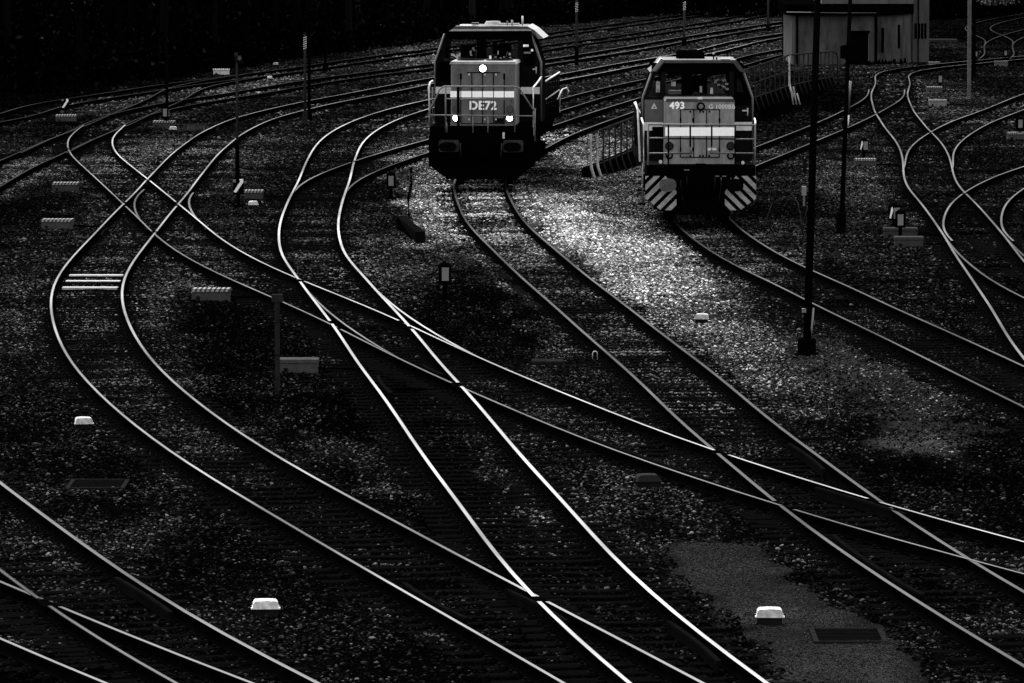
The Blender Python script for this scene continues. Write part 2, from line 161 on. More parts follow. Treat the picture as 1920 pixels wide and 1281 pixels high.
def attr_mat(name, attr, speck=0., scale=40., amp=1.):
    m = bpy.data.materials.new(name); m.use_nodes = True; n = m.node_tree; p = n.nodes['Principled BSDF']
    p.inputs['Roughness'].default_value = 1; p.inputs['Specular IOR Level'].default_value = 0
    a = n.nodes.new('ShaderNodeAttribute'); a.attribute_name = attr
    if speck:
        g = n.nodes.new('ShaderNodeNewGeometry'); nz = n.nodes.new('ShaderNodeTexNoise'); nz.inputs['Scale'].default_value = scale; nz.inputs['Detail'].default_value = 5; nz.inputs['Roughness'].default_value = .8
        n.links.new(g.outputs['Position'], nz.inputs['Vector'])
        r = n.nodes.new('ShaderNodeMapRange'); r.inputs['From Min'].default_value = .35; r.inputs['From Max'].default_value = .7
        r.inputs['To Min'].default_value = max(0, 1 - speck); r.inputs['To Max'].default_value = 1 + speck * 1.6
        n.links.new(nz.outputs['Fac'], r.inputs['Value'])
        x = n.nodes.new('ShaderNodeMath'); x.operation = 'MULTIPLY'
        n.links.new(a.outputs['Fac'], x.inputs[0]); n.links.new(r.outputs[0], x.inputs[1]); n.links.new(x.outputs[0], p.inputs['Base Color'])
        b = n.nodes.new('ShaderNodeBump'); b.inputs['Strength'].default_value = .6; b.inputs['Distance'].default_value = .03
        n.links.new(nz.outputs['Fac'], b.inputs['Height']); n.links.new(b.outputs[0], p.inputs['Normal'])
    else:
        n.links.new(a.outputs['Fac'], p.inputs['Base Color'])
    return m
M = {}
def rail_mat(name, v, rough):
    """worn running surface: even reflection of the sky, a little dirt in patches"""
    m = bpy.data.materials.new(name); m.use_nodes = True; n = m.node_tree; n.nodes.remove(n.nodes['Principled BSDF'])
    gl = n.nodes.new('ShaderNodeBsdfGlossy'); gl.inputs['Roughness'].default_value = rough
    g = n.nodes.new('ShaderNodeNewGeometry'); nz = n.nodes.new('ShaderNodeTexNoise'); nz.inputs['Scale'].default_value = .11; nz.inputs['Detail'].default_value = 8
    n.links.new(g.outputs['Position'], nz.inputs['Vector'])
    r = n.nodes.new('ShaderNodeMapRange'); r.inputs['From Min'].default_value = .3; r.inputs['From Max'].default_value = .7
    r.inputs['To Min'].default_value = v * .45; r.inputs['To Max'].default_value = v * 1.45
    n.links.new(nz.outputs['Fac'], r.inputs['Value']); n.links.new(r.outputs[0], gl.inputs['Color']); n.links.new(gl.outputs[0], n.nodes['Material Output'].inputs[0])
    M[name] = m
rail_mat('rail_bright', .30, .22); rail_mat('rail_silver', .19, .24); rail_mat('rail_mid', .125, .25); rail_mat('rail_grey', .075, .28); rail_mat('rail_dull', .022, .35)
M['head_dull'] = mat('rail_head_dull', .012, .8, 0, var=.5, scale=2)
M['buffer_plate'] = mat('buffer_plate', .022, .7, 0, var=.5, scale=6)
M['rust'] = mat('rail_rust', 0.0007, .9, 0, var=.5, scale=3)
M['guard'] = mat('guard_steel', .0025, .8, 0, var=.3, scale=3)
M['wood_tie'] = mat('sleeper_wood', 0.0015, .95, .0, var=.6, scale=2, bump=.4, stretch=(.6, 8, 3))
M['pale_tie'] = mat('sleeper_pale', .3, .9, .05, var=.45, scale=5, stretch=(1, 6, 1))
M['black'] = mat('black_paint', 0.0007, .9, 0)
M['undercarriage'] = mat('underframe_grime', 0.0006, .9, 0, var=.5, scale=5)
M['white'] = mat('white_paint', .8, .5, .2, var=.08, scale=6)
M['stripe'] = mat('reflective_white', .93, .5, .2, var=.05, scale=9, stretch=(3, 1, .5))
M['stripe_side'] = mat('side_white', .5, .5, .2, var=.2, scale=6)
M['lid'] = mat('white_lid', .5, .5, .2, var=.15, scale=9)
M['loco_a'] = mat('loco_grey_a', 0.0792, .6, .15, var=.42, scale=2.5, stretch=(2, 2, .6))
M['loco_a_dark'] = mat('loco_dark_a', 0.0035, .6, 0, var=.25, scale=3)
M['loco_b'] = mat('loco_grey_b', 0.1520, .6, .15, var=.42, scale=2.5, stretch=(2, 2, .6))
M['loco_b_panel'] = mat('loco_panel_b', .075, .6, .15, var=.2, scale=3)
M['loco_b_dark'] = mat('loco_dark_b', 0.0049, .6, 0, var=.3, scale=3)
M['roof_pale'] = mat('roof_pale', .22, .6, .2, var=.3, scale=4)
M['roof_grey'] = mat('roof_grey', 0.0312, .6, .2, var=.3, scale=4)
M['rail_paint'] = mat('handrail_paint', 0.0672, .5, .3, var=.3, scale=4)
M['rail_pale'] = mat('handrail_pale', 0.3750, .5, .3, var=.3, scale=4)
M['line'] = mat('panel_gap', .002, .9, 0)
M['lamp_grey'] = mat('lamp_grey', 0.0960, .3, .3)
M['lamp_dark'] = mat('lamp_dark', .016, .4, 0)
M['lamp_lit'] = mat('lamp_lit', .9, .4, .3, emit=6)
M['buffer'] = mat('buffer_grey', 0.0385, .5, .2, var=.6, scale=7)
M['buffer_dark'] = mat('buffer_dark', 0.0012, .6, 0, var=.5, scale=7)
M['frame_grey'] = mat('frame_grey', 0.0059, .7, 0, var=.4, scale=5)
M['cab_inside'] = mat('cab_interior', .002, .8, 0)
M['paper'] = mat('cab_paper', .7, .8, .1)
M['girder'] = mat('girder_black', 0.0007, .9, 0, var=.6, scale=2)
M['fence'] = mat('fence_paint', .013, .7, 0, var=.5, scale=3)
M['fence_pale'] = mat('fence_pale', 0.2400, .7, .1, var=.4, scale=3)
M['plaster'] = mat('hut_plaster', 0.0351, .95, .03, var=.6, scale=1.4, stretch=(1.6, 1.6, .5))
M['plaster_light'] = mat('hut_plaster_light', 0.0552, .95, .03, var=.3, scale=1.4, stretch=(2, 2, .4))
M['dark_wood'] = mat('dark_door', 0.0007, .9, 0)
M['foliage'] = attr_mat('foliage', 'tone')
M['stone'] = attr_mat('ballast_stone', 'tone')
M['soil'] = attr_mat('soil', 'tone', speck=.8, scale=22)
M['concrete'] = mat('concrete', 0.0078, .95, 0, var=.4, scale=6)
g_ = bpy.data.materials.new('cab_glass'); g_.use_nodes = True; n_ = g_.node_tree; n_.nodes.remove(n_.nodes['Principled BSDF'])
tr_ = n_.nodes.new('ShaderNodeBsdfTransparent'); tr_.inputs[0].default_value = (.8, .8, .8, 1)
gl_ = n_.nodes.new('ShaderNodeBsdfGlossy'); gl_.inputs['Roughness'].default_value = .05; gl_.inputs[0].default_value = (.8, .8, .8, 1)
mx_ = n_.nodes.new('ShaderNodeMixShader'); mx_.inputs[0].default_value = .012
n_.links.new(tr_.outputs[0], mx_.inputs[1]); n_.links.new(gl_.outputs[0], mx_.inputs[2]); n_.links.new(mx_.outputs[0], n_.nodes['Material Output'].inputs[0])
M['glass'] = g_

N_NEAR, N_MID, N_FAR = 380000, 600000, 450000
LOCO_A_HEAD, LOCO_B_HEAD = 3.5, -.2
# ------------------------------------------------------------------ mesh helpers
class MB:
    """collects shapes into one mesh; every shape has a material slot"""
    def __init__(s): s.v = []; s.f = []; s.mi = []; s.ms = []; s.sm = []
    def slot(s, m):
        if m not in s.ms: s.ms.append(m)
        return s.ms.index(m)
    def add(s, vs, fs, m, smooth=False):
        b = len(s.v); s.v += [tuple(q) for q in vs]; k = s.slot(m)
        for f in fs: s.f.append([b + i for i in f]); s.mi.append(k); s.sm.append(smooth)
        return s
    def box(s, x0, x1, y0, y1, z0, z1, m, bev=0.):
        if bev:
            b = bev; pr = [(x0 + b, y0), (x1 - b, y0), (x1, y0 + b), (x1, y1 - b), (x1 - b, y1), (x0 + b, y1), (x0, y1 - b), (x0, y0 + b)]
            pi = [(x0 + b, y0 + b), (x1 - b, y0 + b), (x1 - b, y0 + b), (x1 - b, y1 - b), (x1 - b, y1 - b), (x0 + b, y1 - b), (x0 + b, y1 - b), (x0 + b, y0 + b)]
            vs = [(x, y, z0) for x, y in pr] + [(x, y, z1 - b) for x, y in pr] + [(x, y, z1) for x, y in pi]
            fs = [list(range(7, -1, -1))] + [[i, (i + 1) % 8, 8 + (i + 1) % 8, 8 + i] for i in range(8)] + [[8 + i, 8 + (i + 1) % 8, 16 + (i + 1) % 8, 16 + i] for i in range(8)] + [[16, 17, 19, 21]]
            return s.add(vs, fs, m)
        vs = [(x, y, z) for z in (z0, z1) for x, y in ((x0, y0), (x1, y0), (x1, y1), (x0, y1))]
        return s.add(vs, [(3, 2, 1, 0), (4, 5, 6, 7), (0, 1, 5, 4), (1, 2, 6, 5), (2, 3, 7, 6), (3, 0, 4, 7)], m)
    def prism(s, poly, a0, a1, m, axis='y'):
        """polygon swept along an axis; poly is (x,z) for y, (x,y) for z, (y,z) for x"""
        n = len(poly)
        put = {'y': lambda p, a: (p[0], a, p[1]), 'z': lambda p, a: (p[0], p[1], a), 'x': lambda p, a: (a, p[0], p[1])}[axis]
        vs = [put(p, a) for a in (a0, a1) for p in poly]
        return s.add(vs, [list(range(n)), list(range(2 * n - 1, n - 1, -1))] + [[i, n + i, n + (i + 1) % n, (i + 1) % n] for i in range(n)], m)
    def tube(s, pts, r, m, n=8, r1=None, cap=True):
        P = [Vector(p) for p in pts]; vs = []; fs = []
        for i, p in enumerate(P):
            t = (P[min(i + 1, len(P) - 1)] - P[max(i - 1, 0)]).normalized()
            a = t.cross(Vector((0, 0, 1)));
            if a.length < 1e-3: a = t.cross(Vector((0, 1, 0)))
            a.normalize(); b = t.cross(a).normalized()
            rr = r if r1 is None else r + (r1 - r) * i / max(len(P) - 1, 1)
            for k in range(n):
                c = 2 * math.pi * k / n; vs.append(p + a * (rr * math.cos(c)) + b * (rr * math.sin(c)))
        for i in range(len(P) - 1):
            for k in range(n): fs.append([i * n + k, i * n + (k + 1) % n, (i + 1) * n + (k + 1) % n, (i + 1) * n + k])
        if cap: fs.append(list(range(n))[::-1]); fs.append([(len(P) - 1) * n + k for k in range(n)])
        return s.add(vs, fs, m, True)
    def cyl(s, c, r, l, m, axis='y', n=20, r2=None, sx=1.):
        """cylinder or cone from c along axis"""
        r2 = r if r2 is None else r2; vs = []
        for d, rr in ((0, r), (l, r2)):
            for k in range(n):
                a = 2 * math.pi * k / n; p, q = rr * math.cos(a) * sx, rr * math.sin(a)
                vs.append({'y': (c[0] + p, c[1] + d, c[2] + q), 'z': (c[0] + p, c[1] + q, c[2] + d), 'x': (c[0] + d, c[1] + p, c[2] + q)}[axis])
        fs = [[k, (k + 1) % n, n + (k + 1) % n, n + k] for k in range(n)] + [list(range(n)), [n + k for k in range(n)]]
        return s.add(vs, fs, m)
    def build(s, name, parent=None, loc=None, link=True):
        me = bpy.data.meshes.new(name); me.from_pydata(s.v, [], s.f)
        for m in s.ms: me.materials.append(M[m] if isinstance(m, str) else m)
        me.polygons.foreach_set('material_index', s.mi); me.polygons.foreach_set('use_smooth', s.sm)
        import bmesh
        b = bmesh.new(); b.from_mesh(me); bmesh.ops.recalc_face_normals(b, faces=b.faces); b.to_mesh(me); b.free()
        o = bpy.data.objects.new(name, me); C.objects.link(o)
        if parent: o.parent = parent
        if loc: o.location = loc
        return o
def tag(o, label, cat, group=None):
    o['label'] = label; o['category'] = cat
    if group: o['group'] = group
    return o
def thing(name, label, cat, loc, rz=0, group=None):
    o = bpy.data.objects.new(name, None); C.objects.link(o); o.location = loc; o.rotation_euler = (0, 0, rz)
    o.empty_display_size = .3
    return tag(o, label, cat, group)
def copy_tree(o, parent=None):
    c = o.copy(); C.objects.link(c); c.parent = parent
    for ch in list(o.children): copy_tree(ch, c)
    return c
def arr_mesh(name, V, F, m, tone=None, parent=None, smooth=False):
    """big mesh from numpy arrays; F has one row per face"""
    V = np.asarray(V, np.float32); F = np.asarray(F, np.int32); k = F.shape[1]
    me = bpy.data.meshes.new(name); me.vertices.add(len(V)); me.vertices.foreach_set('co', V.ravel())
    me.loops.add(F.size); me.loops.foreach_set('vertex_index', F.ravel())
    me.polygons.add(len(F)); me.polygons.foreach_set('loop_start', np.arange(0, F.size, k, dtype=np.int32))
    try: me.polygons.foreach_set('loop_total', np.full(len(F), k, np.int32))
    except Exception: pass
    if tone is not None:
        a = me.attributes.new('tone', 'FLOAT', 'POINT'); a.data.foreach_set('value', np.asarray(tone, np.float32))
    me.update(calc_edges=True)
    if smooth: me.polygons.foreach_set('use_smooth', np.ones(len(F), bool))
    me.materials.append(m)
    o = bpy.data.objects.new(name, me); C.objects.link(o)
    if parent: o.parent = parent
    return o
def text_mesh(txt, name, parent, loc, size, m, rx=math.pi / 2, bold=0., align='CENTER', sx=1.):
    cu = bpy.data.curves.new(name, 'FONT'); cu.body = txt; cu.size = size; cu.align_x = align; cu.extrude = .002; cu.space_character = 1.06
    t = bpy.data.objects.new(name, cu); C.objects.link(t)
    me = bpy.data.meshes.new_from_object(t.evaluated_get(bpy.context.evaluated_depsgraph_get()))
    bpy.data.objects.remove(t)
    mb = MB(); vs = [v.co.copy() for v in me.vertices]; fs = [list(q.vertices) for q in me.polygons]
    for n, (dx, dy) in enumerate(((0, 0), (-bold, 0), (bold, 0), (0, -bold), (0, bold)) if bold else ((0, 0),)): mb.add([(v.x + dx, v.y + dy, v.z + n * .0006) for v in vs], fs, m)
    o = mb.build(name)
    o.parent = parent; o.location = loc; o.rotation_euler = (rx, 0, 0); o.scale = (sx, 1, 1)
    return o
def jit(a): return random.uniform(-a, a)

# ------------------------------------------------------------------ track centre lines
GAUGE = 1.505
ZG = -.19
EXT = {'A1': (8, 6), 'A2': (8, 6), 'B': (8, 60), 'C': (8, 70), 'D': (6, 0), 'H': (8, 6), 'I': (6, 2), 'J': (4, 20), 'L': (0, 25), 'M': (0, 20), 'N': (6, 0),
       'E': (10, 90), 'F': (10, 90), 'X': (0, 0), 'G': (0, 0), 'S': (0, 110), 'P': (0, 25), 'Q': (0, 30), 'K': (0, 0)}
LINE = {}
for k_, (y0_, x_) in TRACKS.items():
    x_ = np.array(x_); y_ = y0_ + 2. * np.arange(len(x_))
    a_, b_ = EXT[k_]
    s0 = (x_[1] - x_[0]) / 2; s1 = (x_[-1] - x_[-3]) / 4; c1 = (x_[-1] - 2 * x_[-4] + x_[-7]) / 36 if len(x_) > 7 else 0
    c1 = min(max(c1, -.004), .004)
    ya = np.arange(y_[0] - a_, y_[0], 2.) if a_ else np.zeros(0); yb = np.arange(y_[-1] + 2, y_[-1] + b_ + .1, 2.) if b_ else np.zeros(0)
    dy_ = yb - y_[-1]
    y_all = np.r_[ya, y_, yb]; x_all = np.r_[x_[0] + s0 * (ya - y_[0]), x_, x_[-1] + s1 * dy_ + .5 * c1 * np.minimum(dy_, 20) * dy_]
    for _ in range(2):                                   # light smoothing of the sampled curve
        x_all[1:-1] = .25 * x_all[:-2] + .5 * x_all[1:-1] + .25 * x_all[2:]
    if k_ in 'BCSEF':                                    # these run out of sight behind the hut and stop there
        keep = (y_all < 300) | (x_all / y_all < .0685); y_all, x_all = y_all[keep], x_all[keep]
    LINE[k_] = (y_all, x_all)
def cx(k, y):
    Y, X = LINE[k]; return np.interp(y, Y, X)
def rail_pts(k, side, y0=None, y1=None, step=1., off=GAUGE / 2):
    Y, X = LINE[k]; yy = np.arange(max(Y[0], y0 or -1e9), min(Y[-1], y1 or 1e9) + .01, step)
    x = np.interp(yy, Y, X); s = np.gradient(x, yy); L = np.sqrt(1 + s * s)
    return x + side * off / L, yy - side * off * s / L
RAILXY = np.vstack([np.stack(rail_pts(k, s, step=.5), 1) for k in LINE for s in (-1, 1)])
RAILXY = RAILXY[(RAILXY[:, 1] < 300)]
# distance-to-rail lookup grid
GX0, GY0, GS = -60., 40., .1
GN = (1200, 2600)
_occ = np.zeros(GN, np.float32)
_ix = ((RAILXY[:, 0] - GX0) / GS).astype(int); _iy = ((RAILXY[:, 1] - GY0) / GS).astype(int)
_ok = (_ix > 8) & (_ix < GN[0] - 8) & (_iy > 8) & (_iy < GN[1] - 8)
for dx in range(-5, 6):
    for dy in range(-5, 6):
        r_ = math.hypot(dx, dy) * GS
        np.maximum.at(_occ, (_ix[_ok] + dx, _iy[_ok] + dy), max(0., 1 - r_ / .5))
def near_rail(x, y):
    i = np.clip(((x - GX0) / GS).astype(int), 0, GN[0] - 1); j = np.clip(((y - GY0) / GS).astype(int), 0, GN[1] - 1)
    return np.where(y < 298, _occ[i, j], 0)
def vnoise(x, y, s, seed):
    """smooth value noise"""
    r = np.random.default_rng(seed).random((257, 257)); u = (x / s) % 256; v = (y / s) % 256
    i = u.astype(int); j = v.astype(int); fu = u - i; fv = v - j; fu = fu * fu * (3 - 2 * fu); fv = fv * fv * (3 - 2 * fv)
    return (r[i, j] * (1 - fu) + r[i + 1, j] * fu) * (1 - fv) + (r[i, j + 1] * (1 - fu) + r[i + 1, j + 1] * fu) * fv
def inside(poly, x, y, amp=1.):
    x, y = x + (vnoise(x, y, .7, 71) - .5) * 1.1 * amp, y + (vnoise(x, y, 1.6, 72) - .5) * 9 * amp
    r = np.zeros(len(x), bool); P = poly
    for i in range(len(P)):
        (x0, y0), (x1, y1) = P[i - 1], P[i]
        if y0 == y1: continue
        c = ((y0 > y) != (y1 > y)) & (x < (x1 - x0) * (y - y0) / (y1 - y0) + x0); r ^= c
    return r
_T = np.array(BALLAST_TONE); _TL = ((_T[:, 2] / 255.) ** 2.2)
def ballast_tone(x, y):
    """ballast colour: pale stone and dark dirt, with local light and dark painted in"""
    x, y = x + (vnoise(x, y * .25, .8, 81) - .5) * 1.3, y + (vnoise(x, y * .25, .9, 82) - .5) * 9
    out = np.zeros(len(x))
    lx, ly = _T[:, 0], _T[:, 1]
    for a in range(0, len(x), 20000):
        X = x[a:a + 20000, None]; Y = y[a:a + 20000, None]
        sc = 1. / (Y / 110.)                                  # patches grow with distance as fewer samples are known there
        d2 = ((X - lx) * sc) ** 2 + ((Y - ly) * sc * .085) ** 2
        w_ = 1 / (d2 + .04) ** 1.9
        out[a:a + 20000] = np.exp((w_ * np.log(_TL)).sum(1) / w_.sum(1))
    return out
def ground_z(x, y):
    z = ZG + (vnoise(x, y, 2.3, 1) - .5) * .05 + (vnoise(x, y, .6, 2) - .5) * .03
    nr = np.clip(near_rail(x, y) * 1.5, 0, 1)
    z = z * (1 - nr) + (ZG - .01) * nr
    m = .3 * np.exp(-(((x - MOUND[0]) / 1.25) ** 2 + ((y - MOUND[1]) / 9.) ** 2)) * (1 - nr)
    m += .25 * np.exp(-(((x - 1.6) / 1.1) ** 2 + ((y - 148) / 14.) ** 2)) * (1 - nr)
    return z + m

# ------------------------------------------------------------------ ground, ballast
gx = np.r_[-2500, -900, -300, -140, np.arange(-60, 70.01, .4), 140, 300, 900, 2500]
gy = np.r_[-200, -20, 30, np.arange(48, 200, .6), np.arange(200, 430, 1.5), 480, 600, 900, 1600, 3500]
GXm, GYm = np.meshgrid(gx, gy); X_ = GXm.ravel(); Y_ = GYm.ravel()
Zg = ground_z(X_, Y_)
far_ = (np.abs(X_) > 75) | (Y_ > 440) | (Y_ < 45); Zg[far_] = ZG
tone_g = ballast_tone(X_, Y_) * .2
sp = inside(SOIL_PATCH, X_, Y_, .25); gp_ = inside(GRASS_PATCH, X_, Y_)
tone_g = np.where(sp, .0105 + .003 * vnoise(X_, Y_, 1.2, 5), tone_g); tone_g = np.where(gp_, .005 + .011 * vnoise(X_, Y_ * .3, 1.1, 15), tone_g)
tone_g *= .5 + vnoise(X_, Y_, 1.7, 9)
nx_, ny_ = len(gx), len(gy)
I_ = np.arange(nx_ * ny_).reshape(ny_, nx_)
F_ = np.stack([I_[:-1, :-1].ravel(), I_[:-1, 1:].ravel(), I_[1:, 1:].ravel(), I_[1:, :-1].ravel()], 1)
go = arr_mesh('ground', np.stack([X_, Y_, Zg], 1), F_, M['soil'], tone_g, smooth=True); go['kind'] = 'structure'

def wedge(n, y0, y1, m0=1.12):
    """random ground points inside the part of the yard the photograph shows, with a margin; uniform per square metre"""
    t = rng.random(n * 2); yy = np.sqrt(y0 * y0 + t * (y1 * y1 - y0 * y0))
    hw = yy * .09 * m0 + .6
    xx = (rng.random(n * 2) * 2 - 1) * hw
    return xx[:n], yy[:n]
oct_v = np.array([(1, 0, 0), (-.5, .87, 0), (-.5, -.87, 0), (.3, .3, .8), (-.6, .1, .65), (.2, -.6, .7), (0, 0, -.5)])
oct_f = np.array([(3, 4, 5), (0, 3, 5), (0, 1, 3), (1, 4, 3), (1, 2, 4), (2, 5, 4), (2, 0, 5), (0, 6, 1), (1, 6, 2), (2, 6, 0)])
def stones(x, y, size, tone):
    n = len(x); a = rng.random(n) * 6.283; ca, sa = np.cos(a), np.sin(a)
    v = oct_v[None] * (1 + .35 * (rng.random((n, len(oct_v), 3)) - .5) * 2)
    sxy = size * (.8 + .5 * rng.random(n)); sx2 = size * (.7 + .4 * rng.random(n)); sz = size * (.35 + .35 * rng.random(n))
    px = v[:, :, 0] * sxy[:, None]; py = v[:, :, 1] * sx2[:, None]; pz = v[:, :, 2] * sz[:, None]
    tl = (rng.random((n, 2)) - .5) * .9
    pz = pz + px * tl[:, :1] + py * tl[:, 1:]
    V = np.stack([px * ca[:, None] - py * sa[:, None] + x[:, None], px * sa[:, None] + py * ca[:, None] + y[:, None], pz + ground_z(x, y)[:, None] + .3 * size[:, None]], 2)
    F = oct_f[None] + (np.arange(n) * len(oct_v))[:, None, None]
    return V.reshape(-1, 3), F.reshape(-1, 3), np.repeat(tone, len(oct_v))
def on_tie(x, y):
    """True where a sleeper lies under the point; also a brightness factor for each bay between two sleepers"""
    hit = np.zeros(len(x), bool); fac = np.ones(len(x))
    for k, (Yk, Xk) in LINE.items():
        if k in ('X', 'G', 'P', 'Q', 'K'): continue
        u = x - np.interp(y, Yk, Xk); ok = (np.abs(u) < 1.3) & (y > Yk[0]) & (y < Yk[-1])
        sl = np.interp(y, Yk, np.gradient(Xk, Yk)); ph = (y + u * sl - max(Yk[0], 56)) / .62; d = np.abs(ph - np.round(ph))
        hit |= ok & (d < .21)
        bay = np.clip(np.floor(ph).astype(int), 0, 1999); g_n = np.random.default_rng(sum(map(ord, k))).standard_normal(2002); fk = np.exp(.6 * (g_n[:2000] + .6 * g_n[1:2001]) - .05)
        fac = np.where(ok, 1.75 * fk[bay], fac)
    return hit, fac
def scatter(n, y0, y1, s0, s1, name):
    x, y = wedge(n, y0, y1)
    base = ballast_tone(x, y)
    dens = np.ones(n)
    dens[inside(SOIL_PATCH, x, y, .25)] = .002
    tie, bay = on_tie(x, y); dens[tie] *= np.where(y[tie] < 100, .28, .09)
    for tx, ty in BRIGHT_TIES: dens[(np.abs(x - cx('B', ty)) < .66) & (np.abs(y - ty + .3) < .7)] = 0
    for p_, d_ in ((GRASS_PATCH, .45), (EARTH_LEFT, .6), (EARTH_RIGHT, .55), (EARTH_BACK, .6), (GRASS_MID, .6), (MOUND_TOP, .7)):
        dens[inside(p_, x, y)] *= d_
    nr = near_rail(x, y)
    dens *= np.where(nr > .72, 0, 1)                       # no stone on the rails themselves
    dens *= .5 + .8 * vnoise(x, y, 1.1, 21)
    k = rng.random(n) < dens; x, y, base, nr, bay = x[k], y[k], base[k], nr[k], bay[k]; n = len(x)
    size = s0 + (s1 - s0) * rng.random(n) ** 2 * np.where(rng.random(n) < .06, 1.5, 1)
    bright = np.clip((base - .03) / .12, 0, 1)             # brighter areas vary less in tone from stone to stone
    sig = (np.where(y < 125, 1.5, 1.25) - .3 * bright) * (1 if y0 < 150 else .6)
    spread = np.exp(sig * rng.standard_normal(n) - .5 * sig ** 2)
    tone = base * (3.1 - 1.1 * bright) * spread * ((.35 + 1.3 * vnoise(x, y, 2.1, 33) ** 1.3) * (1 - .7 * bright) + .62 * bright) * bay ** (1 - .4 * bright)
    tone *= 1 - .85 * np.clip((nr - .38) * 3, 0, 1)   # stones darker close to the rails
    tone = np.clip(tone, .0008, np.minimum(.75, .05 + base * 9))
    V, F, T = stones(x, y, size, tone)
    o = arr_mesh(name, V, F, M['stone'], T); o['kind'] = 'stuff'; o['label'] = 'loose ballast stones spread over the whole yard, pale in places and near black in others'; o['category'] = 'ballast'
    return o
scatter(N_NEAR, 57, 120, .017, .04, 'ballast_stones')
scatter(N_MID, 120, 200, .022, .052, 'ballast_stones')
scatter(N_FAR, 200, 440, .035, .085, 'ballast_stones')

# fine grit on the grey soil patch
xg = rng.uniform(1.8, 4.9, 60000); yg = rng.uniform(63, 78.5, 60000); kg = inside(SOIL_PATCH, xg, yg, .25); xg, yg = xg[kg], yg[kg]
V_, F2_, T2_ = stones(xg, yg, .006 + .012 * rng.random(len(xg)) ** 2, np.clip(.013 * np.exp(.5 * rng.standard_normal(len(xg))), .002, .05))
o = arr_mesh('grit', V_, F2_, M['stone'], T2_); o['kind'] = 'stuff'; o['label'] = 'fine grey grit covering the smooth patch at the lower right'; o['category'] = 'grit'
# short grass and weeds
def grass(n, sel, hgt, tone, name, label):
    x, y = wedge(n, 75, 260); k = np.zeros(n, bool)
    for p_ in sel: k |= inside(p_, x, y)
    x, y = x[k], y[k]; keep = (near_rail(x, y) < .3) & (rng.random(len(x)) < vnoise(x, y, .9, 44) * 1.4 - .25); x, y = x[keep], y[keep]; n = len(x)
    a = rng.random(n) * 6.283; wd = .012 + .012 * rng.random(n); hh = hgt * (.4 + .9 * rng.random(n)); z = ground_z(x, y)
    dx, dy = np.cos(a) * wd, np.sin(a) * wd; lx, ly = (rng.random(n) - .5) * hh * 1.6, (rng.random(n) - .5) * hh * 1.6
    V = np.stack([np.stack([x - dx, y - dy, z - .01], 1), np.stack([x + dx, y + dy, z - .01], 1), np.stack([x + lx, y + ly, z + hh], 1)], 1).reshape(-1, 3)
    F = np.arange(3 * n).reshape(-1, 3)
    o = arr_mesh(name, V, F, M['foliage'], np.repeat(tone * np.exp(.7 * rng.standard_normal(n)), 3)); o['kind'] = 'stuff'; o['label'] = label; o['category'] = 'grass'
grass(300000, [GRASS_PATCH], .05, .03, 'grass', 'short dry grass on the patch beyond the nearest mast')
grass(60000, [EARTH_LEFT, EARTH_RIGHT, EARTH_BACK, GRASS_MID, MOUND_TOP], .06, .012, 'grass', 'low dark weeds on the bare earth between the tracks')

# ------------------------------------------------------------------ tracks
def prof_of(wid):
    h_ = wid / 2
    return [(-h_, .0012), (h_, .0012), (.034, 0), (.037, -.008), (.036, -.038), (.012, -.05), (.010, -.125), (.07, -.142), (.07, -.158), (-.07, -.158), (-.07, -.142), (-.010, -.125), (-.012, -.05), (-.036, -.038), (-.037, -.008), (-.034, 0)]
def rail_mesh(k, side, top, zt, y0=None, y1=None, off=GAUGE / 2, name='rail', parent=None):
    """one rail: polished running band, dull head edges, rusty web and foot; dark flangeway gaps where another rail crosses"""
    mname, wid = top; prof = np.array(prof_of(wid)); p = len(prof)
    xs, ys = rail_pts(k, side, y0, y1, .25, off); n = len(xs); s = np.gradient(xs, ys); L = np.sqrt(1 + s * s); ax, ay = 1 / L, -s / L
    V = np.stack([xs[:, None] + ax[:, None] * prof[:, 0], ys[:, None] + ay[:, None] * prof[:, 0], np.broadcast_to(prof[:, 1] + zt, (n, p))], 2)
    gap = np.zeros(n, bool)
    for k2, (Y2, X2) in LINE.items():
        if k2 == k or {'G', 'X', 'K'} & {k, k2}: continue
        s2 = np.interp(ys, Y2, np.gradient(X2, Y2)); L2 = np.sqrt(1 + s2 * s2)
        for sd2 in (-1, 1):
            d = (xs - (np.interp(ys, Y2, X2) + sd2 * GAUGE / 2 * L2)) / L2
            ok = (ys > Y2[0] + 1) & (ys < Y2[-1] - 1) & (np.abs(s2 - s) > .045)
            gap |= ok & (np.abs(d) > .052) & (np.abs(d) < .098) & (np.sign(d) == sd2 * -1)
    V[gap, :3, 2] -= .03; V[gap, 14:, 2] -= .03
    I = np.arange(n * p).reshape(n, p); F = np.stack([I[:-1], np.roll(I[:-1], -1, 1), np.roll(I[1:], -1, 1), I[1:]], 2).reshape(-1, 4)
    mi = np.ones((n - 1, p), np.int32) * 2; mi[:, 0] = 0; mi[:, [1, p - 1]] = 1
    g2 = gap[:-1] | gap[1:]; mi[g2, 0] = 2; mi[g2, 1] = 2; mi[g2, p - 1] = 2
    o = arr_mesh(name, V.reshape(-1, 3), F, M[mname], parent=parent); o.data.materials.append(M['head_dull']); o.data.materials.append(M['rust'])
    o.data.polygons.foreach_set('material_index', mi.ravel()); o.data.update(); return o
tie_mb = MB(); tie_mb.box(-1.3, 1.3, -.125, .125, -.14, 0, 'wood_tie', .012)
for s_ in (-1, 1):
    tie_mb.box(s_ * .7525 - .17, s_ * .7525 + .17, -.08, .08, .001, .014, 'guard')
    for d_ in (-.13, .13): tie_mb.box(s_ * .7525 + d_ - .02, s_ * .7525 + d_ + .02, -.03, .03, .014, .045, 'guard')
tie0 = tie_mb.build('sleeper')
